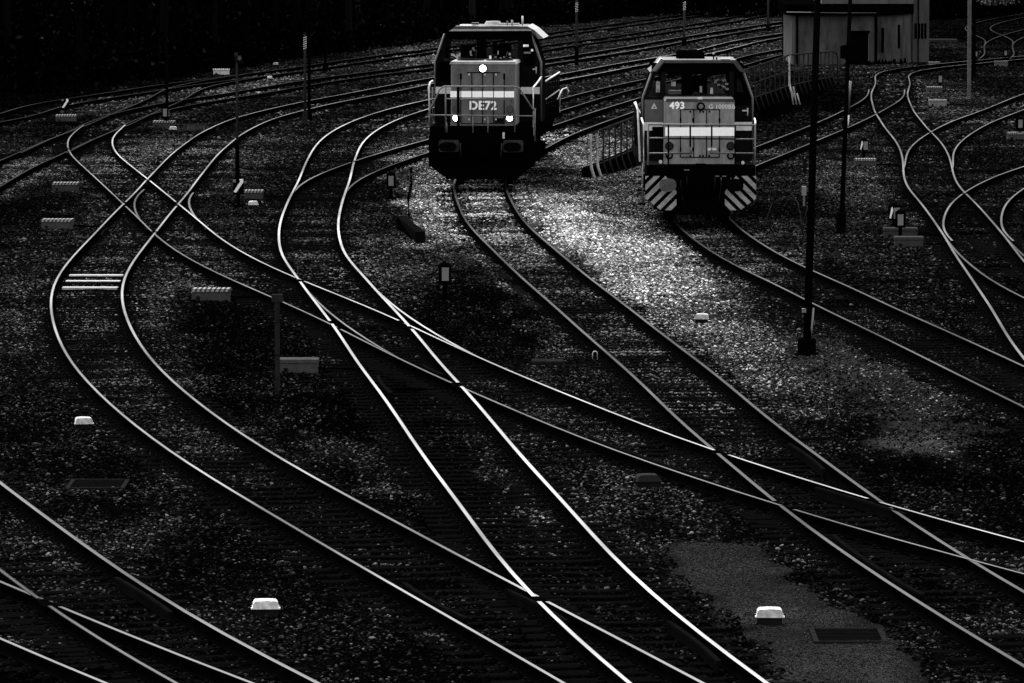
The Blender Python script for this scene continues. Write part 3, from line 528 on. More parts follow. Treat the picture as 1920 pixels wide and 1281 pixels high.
TIE_MESH = tie0.data; bpy.data.objects.remove(tie0)
pt = MB(); pt.box(-.62, .62, -.13, .13, -.14, 0, 'pale_tie', .01); tie1 = pt.build('pale_sleeper'); PALE_MESH = tie1.data; bpy.data.objects.remove(tie1)
def make_track(k, idx, label, tops, ties=True, y_ties=None, stop=(None, None, None, None)):
    Y, X = LINE[k]; t = thing('railway_track', label, 'railway track', (0, 0, 0), 0, 'tracks of the yard')
    zt = -.0022 * idx
    rail_mesh(k, -1, tops[0], zt, stop[0], stop[1], parent=t); rail_mesh(k, 1, tops[1], zt - .0007, stop[2], stop[3], parent=t)
    if not ties: return t
    yy = np.arange(max(Y[0], 56), Y[-1], .62); sl = np.gradient(np.interp(yy, Y, X), yy)
    ya, yb = y_ties or (0, 1e9); first = 0; rest = MB()
    for y, s in zip(yy, sl):
        if not ya < y < yb: continue
        x = float(cx(k, y)); z = -.166 - .0022 * idx + jit(.006); a = -math.atan(s) + jit(.02)
        if first < 100 and y < 160:
            o = bpy.data.objects.new('sleeper', TIE_MESH); C.objects.link(o); o.parent = t; o.location = (x, y, z); o.rotation_euler = (jit(.01), jit(.004), a); o.scale = (1 + jit(.03), 1 + jit(.08), 1); first += 1
        else:
            ca, sa = math.cos(a), math.sin(a); p = [(-1.3, -.12), (1.3, -.12), (1.3, .12), (-1.3, .12)]
            q = [(x + u * ca - v * sa, y + u * sa + v * ca) for u, v in p]
            rest.add([(u, v, z - .12) for u, v in q] + [(u, v, z) for u, v in q], [(4, 5, 6, 7), (0, 1, 5, 4), (1, 2, 6, 5), (2, 3, 7, 6), (3, 0, 4, 7)], 'wood_tie')
    if rest.v:
        o = rest.build('sleepers', t); o['kind'] = 'stuff'
    return t
TR = {}
def T_(k, *a, **kw): TR[k] = make_track(k, len(TR), *a, **kw)
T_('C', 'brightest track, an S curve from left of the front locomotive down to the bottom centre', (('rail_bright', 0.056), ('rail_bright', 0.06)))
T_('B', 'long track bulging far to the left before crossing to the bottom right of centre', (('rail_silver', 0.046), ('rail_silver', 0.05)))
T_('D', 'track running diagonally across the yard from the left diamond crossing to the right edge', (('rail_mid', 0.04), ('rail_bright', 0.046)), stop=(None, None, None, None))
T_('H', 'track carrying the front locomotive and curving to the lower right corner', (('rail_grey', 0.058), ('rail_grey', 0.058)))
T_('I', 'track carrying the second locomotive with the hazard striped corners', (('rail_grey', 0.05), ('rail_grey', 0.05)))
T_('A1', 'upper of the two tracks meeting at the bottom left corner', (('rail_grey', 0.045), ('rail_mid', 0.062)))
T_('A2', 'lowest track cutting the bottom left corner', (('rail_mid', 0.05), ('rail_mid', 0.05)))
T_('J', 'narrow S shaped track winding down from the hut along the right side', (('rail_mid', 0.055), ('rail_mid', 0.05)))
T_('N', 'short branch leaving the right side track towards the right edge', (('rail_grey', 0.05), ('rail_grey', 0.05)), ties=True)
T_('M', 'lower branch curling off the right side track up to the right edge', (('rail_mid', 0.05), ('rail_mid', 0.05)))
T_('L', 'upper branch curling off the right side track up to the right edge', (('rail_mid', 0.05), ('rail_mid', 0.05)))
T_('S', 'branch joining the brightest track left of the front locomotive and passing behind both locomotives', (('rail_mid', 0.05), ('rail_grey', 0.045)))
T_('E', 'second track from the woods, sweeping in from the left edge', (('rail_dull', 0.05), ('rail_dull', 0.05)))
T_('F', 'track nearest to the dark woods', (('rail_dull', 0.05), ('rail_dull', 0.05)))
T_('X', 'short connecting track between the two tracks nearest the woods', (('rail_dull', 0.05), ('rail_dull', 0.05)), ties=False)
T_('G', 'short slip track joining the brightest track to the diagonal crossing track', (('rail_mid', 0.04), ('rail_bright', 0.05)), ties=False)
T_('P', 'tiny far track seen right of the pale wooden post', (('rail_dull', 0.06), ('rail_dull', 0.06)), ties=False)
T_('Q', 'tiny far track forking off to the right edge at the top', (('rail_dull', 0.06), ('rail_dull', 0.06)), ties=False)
ROW = lambda y: CAM_H / math.tan(PITCH + math.atan((y - 640.5) / (FOCAL / 36 * 1920)))
T_('K', 'short slip track curving through the left diamond crossing', (('rail_grey', .04), ('rail_mid', .05)), ties=False, stop=(None, ROW(352), None, ROW(358)))
# guard rails inside the crossings, dark unpolished steel
GPROF = [(-.03, 0), (.03, 0), (.03, -.04), (.012, -.05), (.012, -.15), (-.012, -.15), (-.012, -.05), (-.03, -.04)]
def guard(k, side, y0, y1, off=.15):
    xs, ys = rail_pts(k, side, y0, y1, .5, GAUGE / 2 - off); mb = MB(); n = len(xs); fl = np.minimum(np.arange(n), np.arange(n)[::-1]); e = np.clip(1 - fl / 4., 0, 1) ** 2 * .045 * side
    s = np.gradient(xs, ys); p = len(GPROF)
    for x, y, ss, ee in zip(xs, ys, s, e):
        for u, z in GPROF: mb.v.append((float(x - ee + u), float(y - ss * u), z - .004))
    mb.slot('guard')
    for i in range(n - 1):
        for j in range(p): mb.f.append([i * p + j, i * p + (j + 1) % p, (i + 1) * p + (j + 1) % p, (i + 1) * p + j]); mb.mi.append(0); mb.sm.append(False)
    mb.f += [list(range(p)), [(n - 1) * p + j for j in range(p)]]; mb.mi += [0, 0]; mb.sm += [False, False]
    mb.build('guard_rail', TR[k])
def row(y): return CAM_H / math.tan(PITCH + math.atan((y - 640.5) / (FOCAL / 36 * 1920)))
for k, sd_, pa, pb in (('B', -1, 1155, 1083), ('C', -1, 735, 700), ('H', -1, 1112, 995), ('A1', 1, 1150, 1078), ('C', 1, 1240, 1160), ('B', 1, 1105, 1165), ('D', -1, 895, 815), ('D', 1, 965, 915),
                       ('B', -1, 440, 425), ('D', 1, 345, 330), ('H', 1, 880, 830), ('J', -1, 368, 350), ('I', -1, 720, 690), ('D', -1, 700, 680)):
    guard(k, sd_, *sorted((row(pa), row(pb))))
for x, y in BRIGHT_TIES:
    o = bpy.data.objects.new('pale_sleeper', PALE_MESH); C.objects.link(o); o.parent = TR['B']; o.location = (float(cx('B', y)), y, -.14); o.rotation_euler = (0, 0, jit(.02)); o['label'] = 'new pale sleeper, bright white among the dark ones'

# ------------------------------------------------------------------ locomotives (local frame: x to the right, y backwards, z up from the rail)
def bogie(parent, y, name='bogie', fr='undercarriage'):
    b = MB()
    for s in (-1, 1):
        b.box(s * 1.0 - .08, s * 1.0 + .08, y - 1.75, y + 1.75, .42, .78, fr, .03)
        for q in (-1.2, 1.2): b.box(s * 1.02 - .14, s * 1.02 + .14, y + q - .2, y + q + .2, .35, .75, fr, .04)
    b.box(-1.0, 1.0, y - .2, y + .2, .45, .8, fr)
    o = b.build(name, parent)
    for q in (-1.2, 1.2):
        wmb = MB(); wmb.cyl((-.06, y + q, .46), .07, .12, fr, 'x', 12)
        for s in (-1, 1): wmb.cyl((s * .72 - .065, y + q, .46), .46, .13, fr, 'x', 28); wmb.cyl((s * .66 - .015, y + q, .46), .49, .03, fr, 'x', 28)
        wmb.cyl((-.72, y + q, .46), .09, 1.44, fr, 'x', 12)
        wmb.build('wheelset', o)
def oval(mb, cx_, cz, w, hh, y0, y1, m, n=24, p=2.6):
    poly = []
    for k in range(n):
        a = 2 * math.pi * k / n; c, s = math.cos(a), math.sin(a)
        poly.append((cx_ + w / 2 * math.copysign(abs(c) ** (2 / p), c), cz + hh / 2 * math.copysign(abs(s) ** (2 / p), s)))
    mb.prism(poly, y0, y1, m)
def lamp(parent, x, z, y, r, lit, name='headlight', body='lamp_dark', ring=1.25):
    b = MB(); b.cyl((x, y, z), r * ring, -.05, body, 'y', 24)
    o = b.build(name, parent)
    g = MB(); g.cyl((x, y - .052, z), r, -.02, lit, 'y', 24, r * .92); g.build('lens', o)
    return o
def door_lines(parent, xs, z0, z1, y, m='line', w_=.012, horiz=()):
    b = MB()
    for x in xs: b.box(x - w_, x + w_, y - .004, y + .01, z0, z1, m)
    for (x0, x1, z) in horiz: b.box(x0, x1, y - .006, y + .01, z - w_, z + w_, m)
    return b.build('hood_door_gaps', parent)
def rounded(x0, x1, z0, z1, r, n=5):
    P = []
    for cx_, cz, a0 in ((x1 - r, z0 + r, -90), (x1 - r, z1 - r, 0), (x0 + r, z1 - r, 90), (x0 + r, z0 + r, 180)):
        for k in range(n + 1): a = math.radians(a0 + 90 * k / n); P.append((cx_ + r * math.cos(a), cz + r * math.sin(a)))
    return P

def loco_a():
    t = thing('diesel_locomotive', 'front diesel locomotive numbered DE72 with three lit headlights and a pale cab roof', 'locomotive', (LOCO_A[0], LOCO_A[1], 0), -math.radians(LOCO_A_HEAD), 'diesel locomotives')
    d = MB(); d.box(-1.5, 1.5, .08, 14.6, 1.5, 1.76, 'black', .02); d.box(-1.3, 1.3, .3, 14.4, 1.15, 1.5, 'undercarriage'); d.box(-1.2, 1.2, 5.3, 9.2, .4, 1.15, 'undercarriage', .06)
    d.build('deck', t)
    b = MB(); b.box(-1.5, 1.5, 0, .28, .82, 1.5, 'black', .02); b.prism([(-1.5, .82), (1.5, .82), (1.46, .6), (1.0, .24), (-1.0, .24), (-1.46, .6)], .05, .3, 'black')
    b.box(-.2, .2, -.12, .02, .85, 1.15, 'black'); b.box(-1.52, -1.0, .02, .6, .6, 1.5, 'black'); b.box(1.0, 1.52, .02, .6, .6, 1.5, 'black')
    bo = b.build('buffer_beam', t)
    for s in (-1, 1):
        q = MB(); x = s * .93; q.prism(rounded(x - .29, x + .29, 1.03, 1.38, .06), -.06, 0, 'buffer_plate')
        o = q.build('buffer', bo)
        q = MB(); q.cyl((x, 0, 1.2), .1, -.5, 'buffer_dark', 'y', 16); oval(q, x, 1.2, .5, .27, -.54, -.47, 'buffer_dark'); q.build('buffer_head', o)
    q = MB(); q.tube([(-.05, -.1, 1.1), (-.05, -.32, 1.02), (0, -.34, .7), (.05, -.32, 1.02), (.05, -.1, 1.1)], .03, 'black'); q.build('coupling_hook', bo)
    for s in (-1, 1):
        q = MB()
        q.tube([(s * .42, -.02, 1.3), (s * .44, -.1, 1.2), (s * .43, -.1, .85), (s * .4, -.03, .6)], .022, 'undercarriage'); q.tube([(s * .6, -.02, 1.28), (s * .6, -.09, 1.18), (s * .58, -.08, .9)], .022, 'buffer_plate')
        q.build('brake_hose', bo)
    q = MB(); q.box(.62, .68, -.02, .02, 1.42, 1.6, 'rail_pale'); q.build('pale_handle', bo)
    # front hood
    hb = MB(); hb.box(-.93, .93, .75, 3.0, 1.76, 3.56, 'loco_a', .025)
    hb.box(-.95, .95, .74, .8, 1.76, 1.84, 'loco_a')
    hood = hb.build('front_hood', t)
    lip = MB(); lip.prism([(-.97, 3.54), (.97, 3.54), (.93, 3.62), (-.93, 3.62)], .72, 3.0, 'roof_pale'); 
    for cx_ in (-.42, .42): lip.cyl((cx_, 1.75, 3.62), .4, .025, 'line', 'z', 24)
    lip.build('hood_top', hood)
    sp = MB(); sp.box(-.945, .945, .735, .76, 2.58, 2.76, 'stripe'); sp.build('white_band', hood)
    door_lines(hood, (-.64, -.32, -.01, .31, .62), 1.82, 3.28, .738, horiz=((-.46, .5, 3.3), (-.64, .62, 1.82)))
    for x in (-.64, .62): dl = MB(); dl.box(x - .03, x + .03, .735, .75, 3.1, 3.26, 'line'); dl.build('hood_hinge', hood)
    for x in (-.40, .06, .38):
        for z in (3.24, 1.94): dl = MB(); dl.cyl((x, .75, z), .028, -.02, 'rail_pale', 'y', 10); dl.build('hood_latch', hood)
    pl = MB(); pl.box(.36, .6, .733, .75, 2.06, 2.12, 'rail_paint'); pl.box(.34, .6, .734, .75, 1.84, 1.98, 'loco_a_dark'); pl.build('maker_plate', hood)
    text_mesh('DE72', 'number_lettering', hood, (0.0, .742, 2.23), .345, 'white', bold=.013)
    for x, z, r, lit in ((0, 3.42, .095, 'lamp_lit'), (-.78, 1.98, .085, 'lamp_lit'), (.78, 1.98, .085, 'lamp_lit')): lamp(hood, x, z, .75, r, lit, 'headlight', 'line', 1.35)
    for x in (-.78, .78): lamp(hood, x, 2.24, .75, .088, 'tail_grey', 'tail_lamp', 'lamp_dark', 1.12)
    # cab
    cb = MB(); y0, y1 = 3.0, 5.5
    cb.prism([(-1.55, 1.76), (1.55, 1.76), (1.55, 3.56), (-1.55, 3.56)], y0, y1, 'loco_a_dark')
    for yy in (y0, y1 - .12):                                   # window frames front and rear: sill, pillars, head
        for s in (-1, 1): cb.prism([(s * 1.55, 3.5), (s * 1.42, 3.5), (s * 1.16, 4.34), (s * 1.28, 4.34)], yy, yy + .12, 'loco_a_dark')
        cb.box(.87, .98, yy, yy + .12, 3.5, 4.34, 'loco_a_dark'); cb.box(-1.42, -1.3, yy, yy + .12, 3.5, 3.9, 'loco_a_dark')
        cb.box(-1.26, 1.26, yy + .001, yy + .11, 4.2, 4.34, 'black')
    cb.box(-.32, -.05, y0 + .02, y0 + .1, 3.5, 4.25, 'black')
    for s in (-1, 1):
        cb.prism([(s * 1.55, 3.5), (s * 1.44, 3.5), (s * 1.18, 4.34), (s * 1.28, 4.34)], y0 + .9, y0 + 1.05, 'loco_a_dark')
    cab = cb.build('cab', t)
    for s, rr in ((-1, .025), (1, .035)): ed = MB(); ed.tube([(s * 1.56, y0 - .02, 1.8), (s * 1.56, y0 - .02, 3.53), (s * 1.28, y0 - .02, 4.36)], rr, 'rail_paint'); ed.build('corner_trim', cab)
    rf = MB(); rf.prism([(-1.14, 4.45), (1.24, 4.46), (1.48, 4.22), (1.64, 4.23), (1.36, 4.46), (1.16, 4.58), (-.95, 4.58)], y0 - .12, y1 + .1, 'roof_grey'); rf.prism([(1.14, 4.585), (1.36, 4.465), (1.64, 4.235), (1.48, 4.215), (1.62, 4.25), (1.37, 4.48), (1.16, 4.6)], y0 - .13, y1 + .1, 'roof_pale'); rf.prism([(-1.14, 4.44), (1.3, 4.455), (1.24, 4.5), (-1.02, 4.5)], y0 - .15, y0 - .1, 'roof_pale'); rf.box(-.9, -.45, y0, y0 + 1.2, 4.58, 4.6, 'roof_pale')
    rf.prism([(-1.3, 4.19), (1.3, 4.19), (1.28, 4.45), (-1.12, 4.45)], y0 - .06, y0 + .04, 'black')
    ro = rf.build('roof', t)
    q = MB(); q.cyl((.12, y0 + .5, 4.62), .26, .1, 'roof_pale', 'z', 20, .2); q.build('roof_dome', ro)
    q = MB()
    q.tube([(-.86, y0 + .1, 4.6), (-.86, y0 + .1, 4.72)], .02, 'loco_a_dark'); q.tube([(1.0, y0 + .3, 4.6), (1.0, y0 + .3, 4.88)], .028, 'rail_pale'); q.tube([(.7, y0 + .2, 4.6), (.7, y0 + .2, 4.76)], .03, 'roof_pale'); q.tube([(.56, y0 + .2, 4.6), (.56, y0 + .2, 4.74)], .02, 'rail_paint')
    q.build('antenna', ro)
    q = MB(); q.box(-.5, -.3, y0 + .2, y0 + .6, 4.62, 4.68, 'roof_grey'); q.box(.3, .9, y0 + .15, y0 + .5, 4.62, 4.66, 'roof_pale'); q.build('roof_hatch', ro)
    gl = MB(); gl.box(-1.2, .86, y0 + .04, y0 + .05, 3.58, 4.22, 'glass'); gl.build('windshield', cab)
    wl = MB(); wl.prism(rounded(-1.48, -1.0, 2.95, 3.54, .1), y0 - .012, y0 + .02, 'black'); wl.build('low_window', cab)
    dr = MB(); dr.prism([(.98, 1.8), (1.52, 1.8), (1.52, 3.5), (1.25, 4.2), (.98, 4.2)], y0 - .02, y0 + .06, 'loco_a_dark')
    do = dr.build('cab_door', cab)
    q = MB(); P = [(1.04, 3.5), (1.12, 3.44), (1.34, 3.44), (1.42, 3.55), (1.38, 3.75), (1.24, 4.14), (1.04, 4.14)]; q.prism(P, y0 - .03, y0 - .01, 'black'); q.build('door_window', do)
    q = MB(); q.box(1.04, 1.2, y0 - .034, y0 - .028, 3.98, 4.05, 'papers_dim'); q.box(1.06, 1.26, y0 - .034, y0 - .028, 3.78, 3.84, 'lamp_grey'); q.cyl((1.3, y0 - .03, 3.88), .04, -.01, 'paper', 'y', 8); q.build('window_reflection', do)  # pale patches standing in for reflections in the door window
    q = MB(); q.tube([(1.42, y0 - .06, 3.2), (1.42, y0 - .06, 3.4)], .018, 'rail_pale'); q.box(1.32, 1.42, y0 - .07, y0 - .03, 3.31, 3.35, 'rail_pale'); q.build('door_handle', do)
    for s in (-1, 1):
        q = MB(); a, b_ = sorted((s * .97, s * 1.56)); q.box(a, b_, y0 - .03, y0 - .002, 2.6, 2.8, 'stripe_side'); 
        q.build('side_band', cab)
    # inside of the cab: desk, seat, papers
    q = MB(); q.box(-1.1, .8, y0 + .15, y0 + .6, 3.4, 3.62, 'cab_inside'); q.box(.2, .6, y0 + 1.2, y0 + 1.6, 3.3, 4.05, 'cab_inside', .05); q.box(-.9, -.5, y0 + 1.3, y0 + 1.7, 3.3, 4.0, 'cab_inside', .05)
    q.build('driver_desk', cab)
    q = MB(); q.box(-.16, .1, y0 - .03, y0 + .02, 3.57, 3.62, 'paper'); q.box(.04, .1, y0 - .03, y0 + .02, 3.62, 3.72, 'paper'); q.box(-.3, -.24, y0 + .14, y0 + .16, 3.62, 3.74, 'paper')
    q.build('desk_paper', cab)
    q = MB()
    for k in range(16):
        x, z = random.choice((random.uniform(-1.15, -.75), random.uniform(-.55, -.35), random.uniform(.1, .8))), 3.62 + abs(random.gauss(0, .14)); q.box(x - random.uniform(.012, .05), x + random.uniform(.01, .03), y0 + .5, y0 + .53, z, z + random.uniform(.02, .12), 'papers_dim')
    q.build('desk_clutter', cab)
    q = MB(); q.box(.14, .42, y0 + 2.3, y0 + 2.32, 3.99, 4.03, 'paper'); q.build('ceiling_lamp', cab)
    wp = MB(); wp.tube([(.5, y0 - .03, 3.55), (.58, y0 - .04, 3.85)], .012, 'roof_grey'); wp.tube([(-.8, y0 - .03, 3.55), (-1.02, y0 - .04, 3.75)], .012, 'rail_pale'); wp.build('wiper', cab)
    # rear hood
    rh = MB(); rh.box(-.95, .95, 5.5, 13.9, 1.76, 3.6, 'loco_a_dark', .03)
    for k in range(6): rh.box(.945, .96, 5.9 + k * 1.3, 6.9 + k * 1.3, 1.95, 3.2, 'line')
    rh.cyl((0, 8.5, 3.6), .22, .35, 'black', 'z', 16); rh.build('rear_hood', t)
    bogie(t, 3.1); bogie(t, 11.5)
    # railings
    r = MB(); P = 'rail_paint'
    r.tube([(-1.54, .05, 2.12), (-1.36, .05, 2.5), (-1.2, .05, 2.84), (-1.08, .05, 2.92), (.98, .05, 2.92), (1.1, .05, 2.88), (1.52, .05, 2.22)], .022, P)
    r.tube([(-1.5, .05, 2.09), (1.55, .05, 2.07)], .02, P); r.tube([(-1.04, .06, 2.56), (.96, .06, 2.55)], .018, P)
    for x, z0, z1, m in ((-1.03, 1.6, 2.92, P), (.97, 1.6, 2.92, P), (-.24, 1.58, 2.1, P), (.19, 1.58, 2.1, P), (1.55, 1.35, 2.3, P), (-1.5, 1.76, 2.3, P)): r.tube([(x, .05, z0), (x, .05, z1)], .022, m)
    r.box(-.71, -.63, .04, .12, 1.78, 2.9, 'line')
    r.build('front_railing', t)
    r = MB()
    r.tube([(-1.5, .1, 2.1), (-1.52, .1, 2.9), (-1.5, .3, 3.02), (-1.45, .6, 3.06)], .03, 'rail_pale'); r.tube([(-1.42, .12, 1.8), (-1.42, .12, 2.9)], .015, P)
    r.tube([(-1.0, -.05, 1.9), (-.98, -.05, 1.6)], .015, P)
    r.build('left_handrail', t)
    r = MB()
    r.tube([(1.5, .12, 1.5), (1.5, .12, 2.9), (1.56, 1.2, 3.0), (1.6, 2.4, 3.12)], .026, 'rail_pale')
    r.build('step_handrail', t)
    r = MB()
    for y in np.arange(5.7, 14.3, .95): r.tube([(1.5, float(y), 1.76), (1.5, float(y), 2.85)], .024, 'loco_a_dark')
    r.tube([(1.5, 5.6, 2.85), (1.5, 14.4, 2.85)], .026, 'rail_pale'); r.tube([(1.5, 5.6, 2.3), (1.5, 14.4, 2.3)], .022, P)
    r.tube([(1.5, 14.4, 1.6), (1.5, 14.4, 2.3)], .024, 'rail_pale')
    r.tube([(1.5, 13.2, 2.05), (1.6, 14.2, 2.32), (1.72, 14.6, 2.36), (1.78, 14.6, 2.25), (1.74, 14.6, 2.12)], .024, 'rail_pale')
    for y in np.arange(5.7, 14.3, .95): r.tube([(-1.5, float(y), 1.76), (-1.5, float(y), 2.85)], .024, 'loco_a_dark')
    r.tube([(-1.5, 5.6, 2.85), (-1.5, 14.4, 2.85)], .026, P); r.build('walkway_railing', t)
    s_ = MB()
    for x in (-1.25, 1.25):
        for z in (.62, .9, 1.2): s_.box(x - .2, x + .2, -.02, .2, z, z + .02, 'undercarriage')
    s_.build('front_steps', t)
    q = MB()
    for x in (-1.12, 1.2): q.box(x - .08, x + .08, -.03, .0, .3, .33, 'rail_paint')
    q.build('step_edge', t)
    return t

def loco_b():
    t = thing('diesel_locomotive', 'second diesel locomotive numbered 493 with unlit lamps and hazard striped corner plates', 'locomotive', (LOCO_B[0], LOCO_B[1], 0), -math.radians(LOCO_B_HEAD), 'diesel locomotives')
    d = MB(); d.box(-1.38, 1.38, .06, 13.9, 1.3, 1.58, 'loco_b_dark', .02); d.box(-1.25, 1.25, .3, 13.6, 1.0, 1.3, 'undercarriage'); d.box(-1.2, 1.2, 5.2, 8.4, .4, 1.0, 'undercarriage', .06); d.build('deck', t)
    b = MB(); b.box(-1.4, 1.4, 0, .25, .85, 1.58, 'black', .02); b.box(-.75, .75, .05, .25, .3, .85, 'black'); b.box(-.22, .22, -.1, .02, .9, 1.2, 'black'); b.box(-.13, .12, -.02, .06, 1.5, 1.62, 'black')
    bo = b.build('buffer_beam', t)
    for s in (-1, 1):
        out = [(s * 1.42, 1.3), (s * 1.42, .72), (s * 1.02, .42), (s * .62, .42), (s * .62, .9), (s * .9, 1.3)]
        q = MB(); q.prism(out, .0, .05, 'black'); o = q.build('hazard_plate', bo)
        q = MB()                                              # diagonal white stripes as thin plates clipped to the panel
        for c in (.18, .47, .76, 1.05, 1.34, 1.63):
            P = clip_poly([(s * x, z) for x, z in ((0, c + 1.0), (2, c - 1.0), (2, c - .84), (0, c + 1.16))], out)
            if len(P) > 2: q.prism(P, -.004, .02, 'hazard')
        q.build('hazard_stripes', o)
        q = MB(); x = s * .86; q.cyl((x, 0, 1.08), .11, -.45, 'buffer_dark', 'y', 16); oval(q, x, 1.09, .44, .33, -.5, -.44, 'buffer' if s < 0 else 'buffer_dark'); q.build('buffer', bo)
        q = MB(); q.tube([(s * .5, -.02, 1.2), (s * .52, -.12, 1.1), (s * .48, -.12, .75), (s * .44, -.02, .6)], .022, 'frame_grey'); q.tube([(s * .36, -.02, 1.3), (s * .36, -.1, 1.2), (s * .34, -.08, .85)], .02, 'frame_grey'); q.build('brake_hose', bo)
    q = MB(); q.tube([(-.05, -.08, 1.05), (-.05, -.3, .98), (0, -.32, .68), (.05, -.3, .98), (.05, -.08, 1.05)], .03, 'undercarriage'); q.build('coupling_hook', bo)
    for x, z, w_ in ((-.36, 1.44, .07), (.42, 1.28, .05), (.6, 1.28, .05)): q = MB(); q.box(x - w_, x + w_, -.02, .01, z, z + .03, 'rail_paint'); q.build('beam_bracket', bo)
    for x in (.52, .77): q = MB(); q.box(x - .012, x + .012, -.02, .01, 1.12, 1.26, 'rail_paint'); q.build('beam_bracket', bo)
    for x, z in ((-1.03, 1.66), (1.08, 1.64)): q = MB(); q.cyl((x, .06, z), .045, -.03, 'rail_pale', 'y', 10); q.build('marker_lamp', bo)
    # hood
    hb = MB(); hb.box(-.885, .885, .6, 2.4, 1.58, 3.2, 'loco_b', .03); hb.box(-.93, -.86, .62, .7, 1.58, 3.2, 'loco_b')
    hood = hb.build('front_hood', t)
    q = MB(); q.prism([(-.9, 3.19), (.9, 3.19), (.86, 3.26), (-.86, 3.26)], .58, 2.4, 'roof_grey'); q.box(-.06, .06, .57, .7, 3.24, 3.29, 'rail_pale'); q.build('hood_top', hood)
    q = MB(); q.box(-.895, .895, .588, .61, 2.30, 2.52, 'stripe'); q.build('white_band', hood)
    door_lines(hood, (-.5, -.16, .17, .5), 1.75, 2.98, .594, horiz=((-.5, .5, 2.98), (-.5, .5, 1.75)))
    for x in (-.5, -.18, .5):
        for z in (2.66, 1.9): q = MB(); q.box(x - .02, x + .02, .585, .6, z, z + .1, 'line'); q.build('hood_hinge', hood)
    for x in (-.25, 0, .08, .24):
        for z in (2.9, 1.76): q = MB(); q.box(x - .02, x + .02, .588, .6, z, z + .05, 'line'); q.build('hood_latch', hood)
    text_mesh('493', 'number_lettering', hood, (-.59, .594, 3.0), .25, 'white', bold=.01)
    text_mesh('G 1000BB', 'type_lettering', hood, (.56, .594, 3.0), .155, 'side_letter', bold=.005)
    q = MB(); q.box(.2, .42, .585, .6, 1.93, 1.99, 'stripe_side'); q.build('maker_plate', hood)
    for x, z, r, m in ((.02, 3.06, .062, 'lamp_grey'), (-.79, 1.8, .055, 'lamp_grey'), (.79, 1.79, .055, 'lamp_grey')): lamp(hood, x, z, .6, r, m, 'headlight', 'line', 1.75)
    for x in (-.79, .79): lamp(hood, x, 2.04, .6, .088, 'lamp_dark', 'tail_lamp', 'loco_b_dark')
    # cab
    cb = MB(); y0, y1 = 2.4, 4.9
    cb.prism([(-1.42, 1.58), (1.42, 1.58), (1.42, 3.24), (-1.42, 3.24)], y0, y1, 'loco_b_dark')
    for yy in (y0, y1 - .1):
        for s in (-1, 1):
            cb.prism([(s * 1.42, 3.2), (s * 1.3, 3.2), (s * 1.06, 3.9), (s * 1.18, 3.9)], yy, yy + .1, 'loco_b_dark')
            a, b_ = sorted((s * .83, s * .95)); cb.box(a, b_, yy + .001, yy + .099, 3.2, 3.9, 'loco_b_dark')
        cb.box(-1.2, 1.2, yy + .002, yy + .098, 3.82, 4.12, 'black')
    cb.box(-.42, -.14, y0 + .02, y0 + .09, 3.2, 3.9, 'black')
    for s in (-1, 1): cb.prism([(s * 1.42, 3.2), (s * 1.3, 3.2), (s * 1.06, 3.9), (s * 1.18, 3.9)], y0 + 1.1, y0 + 1.25, 'loco_b_dark')
    cab = cb.build('cab', t)
    for s in (-1, 1): ed = MB(); ed.tube([(s * 1.43, y0 - .02, 1.7), (s * 1.43, y0 - .02, 3.22), (s * 1.19, y0 - .02, 3.9)], .026, 'rail_paint'); ed.build('corner_trim', cab)
    q = MB(); q.box(-1.38, -.9, y0 - .012, y0 + .02, 2.55, 3.16, 'loco_b_panel'); q.build('grey_cab_panel', cab)
    rf = MB(); rf.prism([(-1.24, 3.88), (-1.06, 3.9), (-.88, 4.12), (.92, 4.12), (1.1, 3.9), (1.24, 3.88), (1.0, 4.2), (-.94, 4.2)], y0 - .1, y1 + .1, 'roof_grey')
    rf.prism([(-1.05, 3.9), (1.08, 3.9), (.9, 4.12), (-.87, 4.12)], y0 - .02, y0 + .1, 'black'); ro = rf.build('roof', t)
    q = MB(); q.prism([(-1.2, 3.92), (-1.12, 3.9), (-.86, 4.2), (-.96, 4.24)], y0 - .12, y0 + .6, 'lamp_grey'); q.build('roof_bevel', ro)
    q = MB(); q.box(-.5, .22, y0 + 1.0, y0 + 2.2, 4.2, 4.4, 'black', .05); q.build('roof_unit', ro)
    q = MB(); q.tube([(.42, y0 + .2, 4.2), (.42, y0 + .2, 4.34)], .02, 'black'); q.cyl((.42, y0 + .2, 4.34), .025, .04, 'rail_pale', 'z', 8); q.box(.48, .52, y0 + .1, y0 + .2, 4.2, 4.26, 'black'); q.box(.6, .85, y0, y0 + .5, 4.2, 4.23, 'roof_pale'); q.build('antenna', ro)
    q = MB(); q.box(-.82, .82, y0 + .04, y0 + .05, 3.26, 3.84, 'glass'); q.build('windshield', cab)
    q = MB(); q.prism([(-1.28, 3.26), (-.96, 3.26), (-.96, 3.84), (-1.08, 3.84)], y0 + .04, y0 + .05, 'glass'); q.build('side_windshield', cab)
    dr = MB(); dr.box(.95, 1.38, y0 - .02, y0 + .03, 1.65, 3.0, 'loco_b_dark'); dr.prism([(.95, 3.0), (1.38, 3.0), (1.38, 3.22), (1.12, 3.86), (.95, 3.86)], y0 - .016, y0 + .03, 'black'); do = dr.build('cab_door', cab)
    q = MB(); q.box(1.16, 1.3, y0 - .06, y0 - .02, 2.86, 2.9, 'rail_pale'); q.tube([(1.3, y0 - .05, 2.75), (1.3, y0 - .05, 2.95)], .018, 'rail_pale'); q.build('door_handle', do)
    q = MB(); q.prism([(1.02, 3.36), (1.2, 3.36), (1.1, 3.7), (1.02, 3.7)], y0 - .024, y0 - .014, 'loco_b_dark'); q.build('door_window', do)
